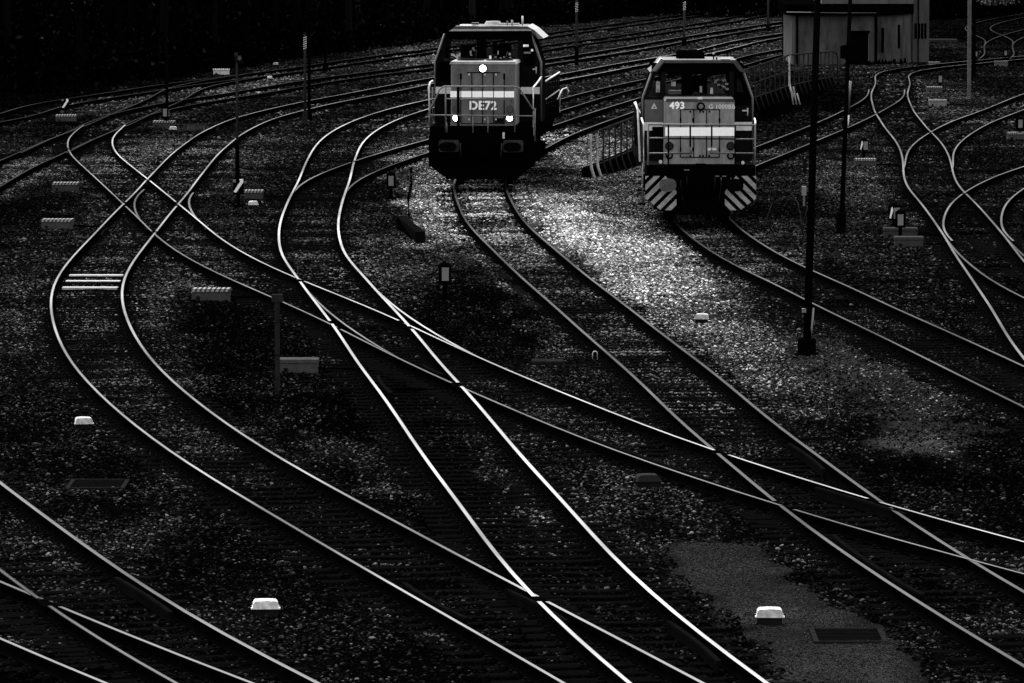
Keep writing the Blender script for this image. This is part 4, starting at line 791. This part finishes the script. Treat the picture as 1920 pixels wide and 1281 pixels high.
    for s in (-1, 1):
        q = MB(); a, b_ = sorted((s * .9, s * 1.43)); q.box(a, b_, y0 - .03, y0 - .002, 2.36, 2.58, 'stripe_side'); q.build('side_band', cab)
    q = MB(); q.box(-1.18, -.88, y0 - .1, y0 - .03, 2.14, 2.46, 'line'); q.build('step_recess', cab)
    q = MB(); q.prism([(-1.21, 2.93), (-1.05, 2.93), (-1.13, 3.08)], y0 - .02, y0 - .01, 'stripe_side'); q.prism([(-1.165, 2.95), (-1.095, 2.95), (-1.13, 3.01)], y0 - .024, y0 - .018, 'loco_b_panel'); q.build('warning_triangle', cab)
    q = MB(); q.box(-.9, .85, y0 + .15, y0 + .6, 3.1, 3.3, 'cab_inside'); q.box(-.75, -.35, y0 + .1, y0 + .3, 3.3, 3.4, 'lamp_grey'); q.box(-.1, .3, y0 + 1.2, y0 + 1.6, 3.0, 3.75, 'cab_inside', .05); q.build('driver_desk', cab)
    q = MB()
    for x, z0, z1, w_ in ((-1.02, 3.34, 3.62, .05), (.1, 3.34, 3.5, .03), (.38, 3.3, 3.46, .035), (-.62, 3.5, 3.62, .06), (-.33, 3.28, 3.32, .05)): q.box(x - w_, x + w_, y0 + .35, y0 + .4, z0, z1, 'papers_dim')
    for k in range(10): 
        x, z = random.uniform(.5, .85), random.uniform(3.34, 3.66); q.box(x - .04, x + .04, y0 + 1.7, y0 + 1.74, z, z + .05, 'papers_dim')
    q.build('desk_clutter', cab)
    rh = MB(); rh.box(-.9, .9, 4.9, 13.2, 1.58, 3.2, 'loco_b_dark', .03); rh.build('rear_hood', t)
    bogie(t, 3.0); bogie(t, 10.6)
    r = MB(); P = 'rail_paint'
    r.tube([(-1.34, .05, 2.62), (1.38, .05, 2.60)], .024, P); r.tube([(-1.34, .05, 2.27), (-.82, .05, 2.27)], .022, P); r.tube([(-.82, .055, 2.255), (.88, .055, 2.245)], .018, 'line'); r.tube([(.88, .05, 2.24), (1.38, .05, 2.24)], .022, P)
    for s, x0, x1 in ((-1, -1.36, -.27), (1, 1.38, .28)):
        r.tube([(x0, .05, 1.88), (x1 - (-s) * .05 * -1, .05, 1.88), (x1, .05, 1.94), (x1, .05, 2.05)], .02, P)
        r.tube([(x1, .05, 2.05), (x1, .05, 2.6)], .022, 'line')
    for x, m in ((-.83, 'line'), (.88, 'line')): r.tube([(x, .05, 1.58), (x, .05, 2.6)], .022, m)
    for x in (-1.35, 1.39): r.tube([(x, .05, 1.3), (x, .05, 2.62)], .022, P)
    r.tube([(1.39, .05, 2.6), (1.41, .3, 2.68), (1.41, .8, 2.74)], .024, 'rail_pale')
    r.build('front_railing', t)
    r = MB()
    r.tube([(-1.46, .3, 1.5), (-1.46, .3, 2.6), (-1.5, .8, 2.75)], .024, 'rail_pale'); r.tube([(-1.52, 1.4, 1.6), (-1.56, 2.2, 2.9), (-1.62, 2.4, 3.1)], .028, 'rail_pale'); r.tube([(-1.48, .2, .6), (-1.48, .2, 1.6)], .022, P)
    for y in np.arange(5.0, 13.4, .95): r.tube([(-1.38, float(y), 1.58), (-1.38, float(y), 2.65)], .022, 'loco_b_dark'); r.tube([(1.38, float(y), 1.58), (1.38, float(y), 2.65)], .022, 'loco_b_dark')
    for s in (-1, 1): r.tube([(s * 1.38, 4.95, 2.65), (s * 1.38, 13.4, 2.65)], .022, P)
    r.build('walkway_railing', t)
    s_ = MB()
    for x in (-1.5, 1.5):
        for z in (.55, .9, 1.25): s_.box(x - .1, x + .1, .2, .6, z, z + .03, 'undercarriage')
    s_.build('side_steps', t)
    return t
def clip_poly(sub, clip):
    """Sutherland-Hodgman; clip polygon convex in either winding"""
    ar = sum(clip[i - 1][0] * clip[i][1] - clip[i][0] * clip[i - 1][1] for i in range(len(clip))); sg = 1 if ar > 0 else -1
    out = sub
    for i in range(len(clip)):
        a, b = clip[i - 1], clip[i]; inp = out; out = []
        ins = lambda p: sg * ((b[0] - a[0]) * (p[1] - a[1]) - (b[1] - a[1]) * (p[0] - a[0])) >= 0
        for j in range(len(inp)):
            p, q = inp[j - 1], inp[j]
            if ins(p) != ins(q):
                d1 = (b[0] - a[0]) * (p[1] - a[1]) - (b[1] - a[1]) * (p[0] - a[0]); d2 = (b[0] - a[0]) * (q[1] - a[1]) - (b[1] - a[1]) * (q[0] - a[0])
                u = d1 / (d1 - d2); out.append((p[0] + u * (q[0] - p[0]), p[1] + u * (q[1] - p[1])))
            if ins(q): out.append(q)
        if not out: return []
    return out
M['hazard'] = mat('hazard_white', .2, .6, .2, var=.35, scale=5)
M['side_letter'] = mat('letter_grey', .45, .6, .1)
M['papers_dim'] = mat('cab_clutter', .8, .8, .1, var=.6, scale=9)
M['tail_grey'] = mat('tail_lamp_grey', .045, .5, .1)
loco_a(); loco_b()

# ------------------------------------------------------------------ yard furniture
def place(first, make, spots):
    pass
def cover_box(x, y, w_, label, lidm='lid', name='cable_box'):
    t = thing(name, label, 'cable box', (x, y, ground_z(np.array([x]), np.array([y]))[0]), jit(.25), 'cable boxes on the ballast' if lidm == 'lid' else None)
    b = MB(); b.box(-w_ * .42, w_ * .42, -w_ * .3, w_ * .3, -.1, .1, 'frame_grey', .015); b.build('box_body', t)
    l = MB(); hw, hd = w_ / 2, w_ * .36
    if lidm == 'lid': lidm = mat('white_lid_dirty', random.uniform(.24, .46), .6, .05, var=.5, scale=random.uniform(5, 12), bump=.2)
    prof = [(-hw, 0), (hw, 0), (hw, .016), (hw * .88, .02), (hw * .86, .06), (hw * .8, .085), (hw * .68, .1), (0, .106), (-hw * .68, .1), (-hw * .8, .085), (-hw * .86, .06), (-hw * .88, .02), (-hw, .016)]
    l.prism([(u, z + .1) for u, z in prof], -hd, hd, lidm); l.build('lid', t)
    for s in (-1, 1):
        q = MB(); q.box(s * hw - .015, s * hw + .015, -.02, .02, .085, .13, 'frame_grey'); q.build('latch', t)
    return t
for (x, y), w_, lb in COVER_BOXES: cover_box(x, y, w_, lb)
for (x, y), w_, lb in DARK_BOX: cover_box(x, y, w_, lb, 'lamp_dark')
M['pm_white'] = mat('lid_stripe_white', .2, .7, 0, var=.3, scale=9)
def point_machine(x, y, w_, tone, striped, label):
    m = mat('machine_grey', tone * .28, .8, 0, var=.25, scale=6)
    t = thing('point_machine', label, 'point machine', (x, y, ground_z(np.array([x]), np.array([y]))[0]), jit(.06), 'point machines beside the tracks')
    b = MB(); h_ = .26; b.box(-w_ / 2, w_ / 2, -.22, .22, -.05, h_ * .72, m, .01); b.box(-w_ / 2 + .1, -w_ / 2 + .17, -.235, -.21, .03, .1, 'frame_grey'); b.build('housing', t)
    l = MB(); l.box(-w_ / 2 - .015, w_ / 2 + .015, -.24, .24, h_ * .74, h_, m, .008); lo = l.build('lid', t)
    if striped:
        s_ = MB(); n = 8; st = w_ / n
        for k in range(n):
            x0 = -w_ / 2 + k * st; s_.prism([(x0, h_ * .76), (x0 + st * .55, h_ * .76), (x0 + st * .8, h_ * .98), (x0 + st * .25, h_ * .98)], -.246, -.238, 'pm_white')
            s_.add([(x0 + st * .25, -.24, h_ + .003), (x0 + st * .8, -.24, h_ + .003), (x0 + st * .9, .2, h_ + .003), (x0 + st * .35, .2, h_ + .003)], [(0, 1, 2, 3)], 'pm_white')
        s_.build('lid_stripes', lo)
    f = MB()
    for s in (-1, 1): f.box(s * w_ * .33 - .05, s * w_ * .33 + .05, -.3, .3, -.06, .0, 'frame_grey')
    f.build('feet', t)
    rd = MB(); rd.tube([(w_ / 2, 0, .08), (w_ / 2 + .7, .05, .06)], .02, 'rust'); rd.build('drive_rod', t)
for (x, y), w_, tn, st, lb in POINT_MACHINES: point_machine(x, y, w_, tn, st, lb)
M['pane'] = mat('lantern_pane', .13, .6, 0, var=.1, scale=4); M['pane_bright'] = mat('lantern_bar', .6, .5, .2)
def lantern(x, y, kind, sc, label):
    t = thing('point_lantern', label, 'point lantern', (x, y, ground_z(np.array([x]), np.array([y]))[0]), jit(.1), 'point lanterns beside the tracks'); t.scale = (sc,) * 3
    b = MB(); b.cyl((0, 0, -.05), .045, .45, 'black', 'z', 10); b.box(-.12, .12, -.12, .12, -.05, .08, 'black', .01); b.build('post', t)
    b = MB(); b.box(-.13, .13, -.13, .13, .36, .76, 'black', .02); b.cyl((0, 0, .76), .12, .05, 'black', 'z', 12, .05); ho = b.build('housing', t)
    if kind in ('pane', 'both'):
        q = MB(); x0 = 0 if kind == 'pane' else .06; q.box(x0 - .072, x0 + .072, -.145, -.128, .42, .7, 'pane'); q.build('pane', ho)
    if kind == 'bar':
        q = MB(); q.prism([(-.12, .42), (-.05, .40), (.13, .66), (.13, .74), (.03, .74), (.05, .68)], -.146, -.128, 'pane_bright'); q.build('slanted_bar', ho)
        q = MB(); q.box(-.13, -.06, -.146, -.128, .66, .73, 'pane'); q.build('square_dot', ho)
    if kind == 'both':
        q = MB(); q.prism([(-.125, .44), (-.09, .42), (-.03, .64), (-.05, .72), (-.08, .7)], -.146, -.128, 'pane_bright'); q.build('slanted_bar', ho)
for (x, y), kd, sc, lb in LANTERNS: lantern(x, y, kd, sc, lb)
def mast(x, y, h_, r, lean, bh, bw_, band, tone, lampk, label):
    m = mat('mast_paint', tone * (.08 if tone < .03 else .4), .8, .0, var=.35, scale=3)
    t = thing('mast', label, 'mast', (x, y, ground_z(np.array([x]), np.array([y]))[0] - .03), 0, 'masts in the yard')
    s_ = MB()
    if r >= .07 and tone > .1: s_.box(-r, r, -r, r, 0, h_, m, .01)
    else: s_.tube([(0, 0, 0), (lean * h_ * .5, 0, h_ * .5), (lean * h_, 0, h_)], r * 1.25, m, 12, r * .9)
    s_.build('shaft', t)
    if bh:
        b = MB(); b.box(-bw_, bw_, -bw_, bw_, 0, bh, m if tone < .04 and lampk != 1 else 'black', .03)
        if lampk != 1: b.box(-bw_ * 1.25, bw_ * 1.25, -bw_ * 1.25, bw_ * 1.25, -.05, .06, 'black', .02)
        b.build('base', t)
    if band:
        z0 = {3.35: 2.75}.get(h_, 1.95 if h_ < 3 else 2.6); q = MB()
        for k in range(6): q.tube([(lean * z0 - .0 + r * math.cos(a_) * 1.06, r * math.sin(a_) * 1.06, z0 + k * .08 + .05 * a_ / 3.14) for a_ in np.linspace(2.6, 6.8, 7)], .014, 'rail_pale', 5)
        q.build('spiral_band', t)
    if lampk == 1:
        q = MB(); q.box(-.06, .14, -.1, .1, h_ - .1, h_ + .06, 'frame_grey', .02); q.cyl((.08, -.1, h_ - .02), .06, -.04, 'roof_grey', 'y', 12); q.cyl((-.02, 0, h_ + .06), .05, .08, 'lamp_dark', 'z', 10); q.build('lamp_head', t)
    if lampk == 2:
        q = MB(); z0 = 4.75; q.prism([(lean * z0 - .05, z0 - .24), (lean * z0 + .32, z0 - .24), (lean * z0 + .32, z0 + .22), (lean * z0 - .2, z0 + .1), (lean * z0 - .2, z0 - .2)], -.12, .12, 'black'); q.build('switch_box', t)
    if h_ == 9.5:
        q = MB(); q.tube([(.12, -.1, .95), (.09, -.12, .55), (.1, -.12, .25)], .018, 'lamp_grey'); q.box(-.1, -.02, -.12, -.08, .86, .94, 'lamp_grey'); q.build('earth_cable', t)
    if h_ == 3.2:
        q = MB(); q.box(-.13, -.05, -.09, -.07, .42, .78, 'white'); q.box(.05, .09, -.09, -.07, .45, .7, 'lamp_grey'); q.build('white_plate', t)
for (x, y), h_, r, lean, bs, band, tone, lk, lb in MASTS: mast(x, y, h_, r, lean, bs[0], bs[1], band, tone, lk, lb)
# tee topped post in front
M['post_grey'] = mat('post_grey', .012, .8, 0, var=.5, scale=5)
t = thing('tee_post', 'dark slim post with a short crosspiece on top, standing in the black soil', 'post', (TEE_POST[0], TEE_POST[1], ZG - .05))
q = MB(); q.box(-.045, .045, -.03, .03, 0, 1.7, 'post_grey'); q.box(-.05, .05, -.045, -.03, .7, .74, 'frame_grey'); q.build('upright', t)
q = MB(); q.box(-.1, .1, -.06, .06, 1.66, 1.8, 'post_grey', .015); q.build('crosspiece', t)
t = thing('marker_stake', 'weathered pale stake just left of the nearest leaning mast', 'stake', (STAKE[0], STAKE[1], ZG - .05))
q = MB(); q.box(-.05, .05, -.05, .05, 0, .5, 'frame_grey'); q.box(-.035, .02, -.04, .04, .5, .9, 'lamp_grey'); q.build('stem', t)
q = MB(); q.box(-.07, .05, -.06, .06, .78, 1.02, 'pm_white', .01); q.box(-.03, .06, -.05, .05, 1.35, 1.75, 'frame_grey', .01); q.build('plate', t)
t = thing('thin_pole', 'thin pole with alternating pale and dark lengths behind the two leaning masts', 'pole', (THIN_POLE[0], THIN_POLE[1], ZG - .03))
q = MB(); q.tube([(0, 0, 0), (.03, 0, .5)], .045, 'stripe_side', 8); q.tube([(.03, 0, .5), (.06, 0, 1.0)], .042, 'lamp_dark', 8); q.tube([(.06, 0, 1.0), (.1, 0, 1.75)], .042, 'lamp_grey', 8); q.build('shaft', t)
q = MB(); q.box(-.08, .08, -.08, .08, -.04, .06, 'frame_grey'); q.build('foot', t)
q = MB(); pts = [(-.045, 0, 0)] + [(-.045 * math.cos(a), 0, .11 + .045 * math.sin(a)) for a in np.linspace(0, math.pi, 7)] + [(.045, 0, 0)]
q.tube(pts, .009, 'rail_pale', 6); tag(q.build('hoop', None, (HOOP[0], HOOP[1], ZG + .02)), 'tiny white wire hoop beside the left rail of the front locomotive track', 'hoop')
(ka, kb_), (kc, kd) = KERB_ENDS
q = MB(); dv = Vector((kc - ka, kd - kb_, 0)) * 1.1; nv = Vector((-dv.y, dv.x, 0)).normalized() * .11
for z0, z1, m_, g_ in ((-.3, .3, 'black', 1.), (.304, .33, 'guard', 1.1)):
    c4 = [nv * g_, nv * -g_, dv - nv * g_, dv + nv * g_]; dz4 = (-.32, -.32, 0, 0) if (kd < kb_) == False else (0, 0, -.32, -.32); q.add([(c.x, c.y, z0) for c in c4] + [(c.x, c.y, z1 + d) for c, d in zip(c4, dz4)], [(3, 2, 1, 0), (4, 5, 6, 7), (0, 1, 5, 4), (1, 2, 6, 5), (2, 3, 7, 6), (3, 0, 4, 7)], m_)
tag(q.build('low_wall', None, (ka, kb_, ZG)), 'low black wall with a grey top edge between the brightest track and the pale gravel', 'wall')
q = MB(); q.tube([(0, 0, 0), (-.02, 0, .5), (.06, 0, .9), (.05, 0, 1.35)], .035, 'black', 8); tag(q.build('thin_post', None, (BLACK_POST[0], BLACK_POST[1], ZG)), 'thin crooked black post behind the low black wall', 'post')
q = MB(); q.box(-.3, .3, -.3, .3, -.05, .06, 'concrete', .015); tag(q.build('stone_slab', None, (SLAB[0], SLAB[1], ZG + .03)), 'flat grey slab lying by the dark mound left of the front locomotive track', 'slab')
for (x, y), lb in zip(DRAINS, ('sunken drain cover with a thin frame at the lower left', 'sunken drain cover with a thin frame in the grey soil patch at the lower right')):
    t = thing('drain_cover', lb, 'drain cover', (x, y, ZG + .035), .0, 'drain covers')
    q = MB(); W2, D2 = .44, .62
    for a in ((-W2, W2, -D2, -D2 + .06), (-W2, W2, D2 - .06, D2), (-W2, -W2 + .06, -D2 + .06, D2 - .06), (W2 - .06, W2, -D2 + .06, D2 - .06)): q.box(a[0], a[1], a[2], a[3], -.1, .012, 'concrete')
    q.build('frame', t)
    q = MB()
    for k in range(9): yv = -D2 + .1 + k * .125; q.box(-W2 + .06, W2 - .06, yv, yv + .06, -.03, -.002, 'guard')
    q.build('grate', t)

# long ramp wall with a railing, passing behind the second locomotive
P = np.array(RAMP); seg = np.r_[0, np.cumsum(np.hypot(*np.diff(P, axis=0).T))]; total = seg[-1]
def on_ramp(s): return float(np.interp(s, seg, P[:, 0])), float(np.interp(s, seg, P[:, 1]))
def deck_z(s): return float(np.interp(s, [0, 9, seg[3], total], [.12, .42, .88, .12]))
t = thing('ramp_with_railing', 'long black ramp wall carrying a railing of bent posts, running behind the second locomotive', 'ramp', (P[0, 0], P[0, 1], ZG))
ox, oy = P[0]
q = MB(); ns = 40
for k in range(ns):
    s0, s1 = total * k / ns, total * (k + 1) / ns; (xa, ya), (xb, yb) = on_ramp(s0), on_ramp(s1); za, zb = deck_z(s0) - ZG, deck_z(s1) - ZG
    d = Vector((xb - xa, yb - ya)).normalized(); nx__, ny__ = -d.y * .3, d.x * .3
    q.add([(xa - ox, ya - oy, -.1), (xb - ox, yb - oy, -.1), (xb - ox, yb - oy, zb), (xa - ox, ya - oy, za), (xb - ox + nx__, yb - oy + ny__, zb), (xa - ox + nx__, ya - oy + ny__, za), (xb - ox + nx__, yb - oy + ny__, -.1), (xa - ox + nx__, ya - oy + ny__, -.1)],
          [(0, 1, 2, 3), (3, 2, 4, 5), (5, 4, 6, 7)] + ([(0, 3, 5, 7)] if k == 0 else []) + ([(1, 6, 4, 2)] if k == ns - 1 else []), 'girder')
q.build('wall', t)
top = []; mid = []
RH = lambda s: float(np.interp(s, [0, seg[3], total], [1.05, 1.22, 1.15]))
sp_ = list(np.arange(0, 12, .92)) + list(np.arange(12, seg[3] - .5, 1.35)) + list(np.arange(seg[3], total, 3.2))
for i, s in enumerate(sp_):
    x, y = on_ramp(s); z = deck_z(s) - ZG; pale = s < 1.5 or abs(s - seg[3]) < .8
    b = MB(); r_ = .05 if pale else .035
    b.tube([(x - ox + .15, y - oy - .1, z - .42), (x - ox + .02, y - oy - .05, z - .05), (x - ox, y - oy, z + .12), (x - ox, y - oy, z + RH(s))], r_, 'fence_pale' if pale else 'fence', 6); b.build('railing_post', t)
for s in np.linspace(0, total, 60):
    x, y = on_ramp(s); z = deck_z(s) - ZG; top.append((x - ox, y - oy, z + RH(s))); mid.append((x - ox, y - oy, z + RH(s) * .5))
e = top[-1]; top += [(e[0] + .15, e[1] + .1, e[2] - .08), (e[0] + .2, e[1] + .15, e[2] - .3), (e[0] + .2, e[1] + .15, e[2] - RH(total))]
b = MB(); b.tube(top, .035, 'fence', 8); b.build('handrail', t); b = MB(); b.tube(mid, .02, 'fence', 6); b.build('middle_rail', t)
b = MB(); b.tube([(p[0] - .04, p[1] - .04, deck_z(s) - ZG + .03) for p, s in zip(top[:60], np.linspace(0, total, 60))], .02, 'fence', 6); b.build('deck_edge', t)
b = MB(); x, y = on_ramp(seg[3]); z = deck_z(seg[3]) - ZG
for dx in (0.02, .14, .28): b.tube([(x - ox + dx, y - oy - .3, z + .0 - .25 * (dx > .2)), (x - ox + dx + .12, y - oy - .3, z - .7)], .035, 'fence_pale', 6)
b.build('strut', t)

# ------------------------------------------------------------------ hut
(hx0, hy0), (hx1, hy1), (hx2, hy2), (hx3, hy3) = HUT
t = thing('signal_hut', 'rough plastered hut with a curved corner, flat dark canopy and a taller tower part', 'hut', (hx0, hy0, ZG))
Wd = hx1 - hx0; rc = hx2 - hx1
front = [(0, 0), (Wd, 0)] + [(Wd + rc * math.sin(a), 4.0 * (1 - math.cos(a))) for a in np.linspace(.2, math.pi / 2, 7)]
back = [(Wd + rc, 9), (0, 9)]
q = MB(); q.prism(front + back, 0, 2.45, 'plaster', 'z'); q.build('wall', t)
q = MB()
q.box(-.02, .13, -.06, 0.02, 0, 2.42, 'plaster_light'); q.build('corner_pilaster', t)
for x, w_ in ((.2, .05), (Wd - .05, .07)):
    q = MB(); q.box(x, x + w_ * 2, -.05, .02, 0, 2.42, 'dark_wood'); q.build('drain_pipe', t)
q = MB(); cano = [(u * 1.0 - .1 if u < 1 else u + .12, v - .35) for u, v in front] + [(Wd + rc + .12, 9.2), (-.3, 9.2)]; cano[0] = (-.32, -.25)
cano = [(-.32, -.35), (Wd * .5, -.55), (Wd, -.5)] + [(Wd + (rc + .1) * math.sin(a), -.45 + 4.2 * (1 - math.cos(a))) for a in np.linspace(.25, math.pi / 2, 6)] + [(Wd + rc + .1, 9.2), (-.32, 9.2)]
q.prism(cano, 2.45, 2.56, 'dark_wood', 'z'); q.prism([(u, v + .03) for u, v in cano], 2.57, 2.98, 'dark_wood', 'z'); ro = q.build('canopy', t)
q = MB(); q.tube([(-.3, -.37, 2.6), (.9, -.44, 2.59)], .02, 'fence_pale', 6); q.tube([(.9, -.45, 2.585), (Wd * .5, -.57, 2.565), (Wd, -.52, 2.565)], .012, 'lamp_grey', 6); q.build('gutter', ro)
q = MB(); q.box(1.5, Wd + rc - .1, .8, 8.5, 2.98, 5.2, 'plaster_light'); q.build('upper_wall', t)
q = MB(); q.box(hx2 - hx0 + .02, hx3 - hx0 + .1, 3.4, 8.5, 0.0, 5.6, 'plaster_light'); tw = q.build('tower', t)
q = MB(); q.box(hx2 - hx0 + .28, hx2 - hx0 + .33, 3.34, 3.4, 0, 5.6, 'dark_wood'); q.build('drain_pipe', tw)
q = MB()
for k in range(4): q.box(hx2 - hx0 + .12 + k * .16, hx2 - hx0 + .23 + k * .16, 3.36, 3.4, 1.2, 1.95, 'dark_wood')
q.build('barred_window', tw)
for x, y, z0, z1 in ((Wd + .35, -.02 + .1, .62, 1.82), (Wd + 1.2, 1.05, .8, 1.95)):
    q = MB(); q.box(x - .06, x + .06, y - .35, y + .1, z0, z1, 'dark_wood'); q.build('slit_window', t)
q = MB(); q.box(Wd - 1.25, Wd - .35, -.12, .02, 0, 1.6, 'dark_wood'); do = q.build('door', t)
q = MB(); q.box(Wd - 1.35, Wd - .28, -.3, .02, 1.6, 1.68, 'dark_wood'); q.build('door_hood', do)
q = MB(); q.box(Wd - .36, Wd - .33, -.1, .0, 0, 1.5, 'lamp_grey'); q.build('door_jamb', do)
q = MB()
for k in range(40):                                            # dirty plinth and weeds along the foot of the wall
    x = random.uniform(2.4, Wd + rc * .8); y = -.05 + (0 if x < Wd else 4 * (1 - math.sqrt(max(0, 1 - ((x - Wd) / rc) ** 2)))) - .1; hh = random.uniform(.08, .38)
    q.prism([(x - .12, 0), (x + .12, 0), (x + jit(.06), hh)], y - .05, y, 'dark_wood')
o = q.build('weeds', t); o['kind'] = 'stuff'
kb = MB(); (ax_, ay_), (bx_, by_) = KERB; kb.box(0, bx_ - ax_, -.5, .5, -.1, .14, 'lamp_dark', .03); tag(kb.build('edge_slab', None, (ax_, ay_, ZG)), 'pale level slab edge on the ground right of the hut', 'slab')

# ------------------------------------------------------------------ the dark wood behind the yard, one mass
def wood(line, n_tr, n_lf, label):
    WL = np.array(line); ws = np.r_[0, np.cumsum(np.hypot(*np.diff(WL, axis=0).T))]
    V = []; F = []; T = []
    def pos(n, back):
        s = rng.random(n) * ws[-1]; x = np.interp(s, ws, WL[:, 0]); y = np.interp(s, ws, WL[:, 1]); return x - back * .82, y + back * .57
    bk = rng.random(n_tr) ** 1.3 * 22 + .5; x, y = pos(n_tr, bk); base = 0
    for i in range(n_tr):
        r = .06 + .16 * rng.random(); hh = 5 + 5 * rng.random(); lx, ly = (rng.random(2) - .5) * .8; tn = .0009 * math.exp(rng.standard_normal() * .8); k0 = len(V)
        for z, rr, f in ((-.2, 1.2, 0), (hh * .4, .9, .35), (hh, .4, 1)):
            for a in range(6): V.append((x[i] + lx * f + r * rr * math.cos(a * 1.047), y[i] + ly * f + r * rr * math.sin(a * 1.047), ZG + z)); T.append(tn)
        for l in range(2):
            for a in range(6): F.append((k0 + l * 6 + a, k0 + l * 6 + (a + 1) % 6, k0 + l * 6 + 6 + (a + 1) % 6, k0 + l * 6 + 6 + a))
    bk = rng.random(n_lf) ** 1.2 * 24; x, y = pos(n_lf, bk); cl = vnoise(x * 1. + 500, y * .6, 1.6, 61)
    z = ZG + (rng.random(n_lf) ** 1.2) * (1.2 + bk * .33) + (cl - .5) * .8; sz = .06 + .14 * rng.random(n_lf)
    a = rng.random((n_lf, 3)) * 2 - 1; a /= np.linalg.norm(a, axis=1)[:, None] + 1e-6; b = np.cross(a, rng.random((n_lf, 3)) - .5); b /= np.linalg.norm(b, axis=1)[:, None] + 1e-6
    c = np.stack([x, y, np.maximum(z, ZG)], 1); a = a * sz[:, None]; b = b * sz[:, None] * .7
    LV = np.stack([c - a, c + b * .8, c + a, c - b * .8], 1).reshape(-1, 3); k0 = len(V)
    LF = np.arange(4 * n_lf).reshape(-1, 4) + k0
    lt = np.repeat(.00032 * np.exp(rng.standard_normal(n_lf) * 1.1) * (.3 + 1.4 * cl), 4)
    o = arr_mesh('woodland', np.vstack([np.array(V), LV]), np.vstack([np.array(F), LF]), M['foliage'], np.r_[np.array(T), lt])
    o['kind'] = 'stuff'; o['label'] = label; o['category'] = 'woods'
wood(WOOD_LINE, 420, 160000, 'dark mass of trunks and undergrowth closing off the back of the yard')
wood(WOOD_RIGHT, 60, 50000, 'black trees closing the view to the right of the hut')
# pale leaved shrub beyond the hut
t = thing('shrub', 'pale leafy shrub at the top right beyond the hut', 'shrub', (SHRUB[0], SHRUB[1], ZG))
n = 5000; cl_ = rng.random((26, 3)) * np.array([9, 7, 4.2]) - np.array([4.5, 0, .2]); c = cl_[rng.integers(0, 26, n)] + rng.standard_normal((n, 3)) * .38; c[:, 2] = np.abs(c[:, 2]) + .9
a = rng.standard_normal((n, 3)); a /= np.linalg.norm(a, axis=1)[:, None]; b = np.cross(a, rng.standard_normal((n, 3))); b /= np.linalg.norm(b, axis=1)[:, None]; s_ = (.07 + .09 * rng.random(n))[:, None]
arr_mesh('crown', np.stack([c - a * s_, c + b * s_ * .5, c + a * s_, c - b * s_ * .5], 1).reshape(-1, 3), np.arange(4 * n).reshape(-1, 4), M['foliage'], np.repeat(.03 * np.exp(1.3 * rng.standard_normal(n)), 4), t)
q = MB()
for k in range(9): q.tube([(jit(.8), 2 + jit(1), 0), (jit(2.5), 2 + jit(2), 1.6), (jit(4), 3 + jit(2), 3.4)], .06, 'dark_wood', 6, .02)
q.build('stem', t)
# dry bramble stalks beside the nearest mast
t = thing('bramble', 'dry arching bramble stalks left of the marker stake', 'bramble', (BRAMBLE[0] - .3, BRAMBLE[1], ZG))
M['stalk'] = mat('dry_stalk', .03, .9, .05, var=.5, scale=5)
for k in range(4):
    q = MB(); x = jit(.8); d_ = random.choice((-1, 1)) * random.uniform(.3, .9); hh = random.uniform(.25, .8)
    q.tube([(x, jit(.6), 0), (x + d_ * .3, 0, hh * .7), (x + d_ * .8, jit(.3), hh), (x + d_ * 1.2, jit(.3), hh * .8)], .012, 'stalk', 5, .005); q.build('stalk', t)

# pale grass tuft between the two short masts on the left
t = thing('grass_tuft', 'pale tuft of dry grass on the dark strip right of the short dark mast', 'grass tuft', (TUFT[0], TUFT[1], ZG))
n = 260; x = rng.standard_normal(n) * .32; y = rng.standard_normal(n) * .5; hh = .1 + .22 * rng.random(n); lx = rng.standard_normal(n) * .1
arr_mesh('blades', np.stack([np.stack([x - .012, y, x * 0], 1), np.stack([x + .012, y, x * 0], 1), np.stack([x + lx, y, hh], 1)], 1).reshape(-1, 3), np.arange(3 * n).reshape(-1, 3), M['foliage'], np.repeat(.035 * np.exp(.5 * rng.standard_normal(n)), 3), t)
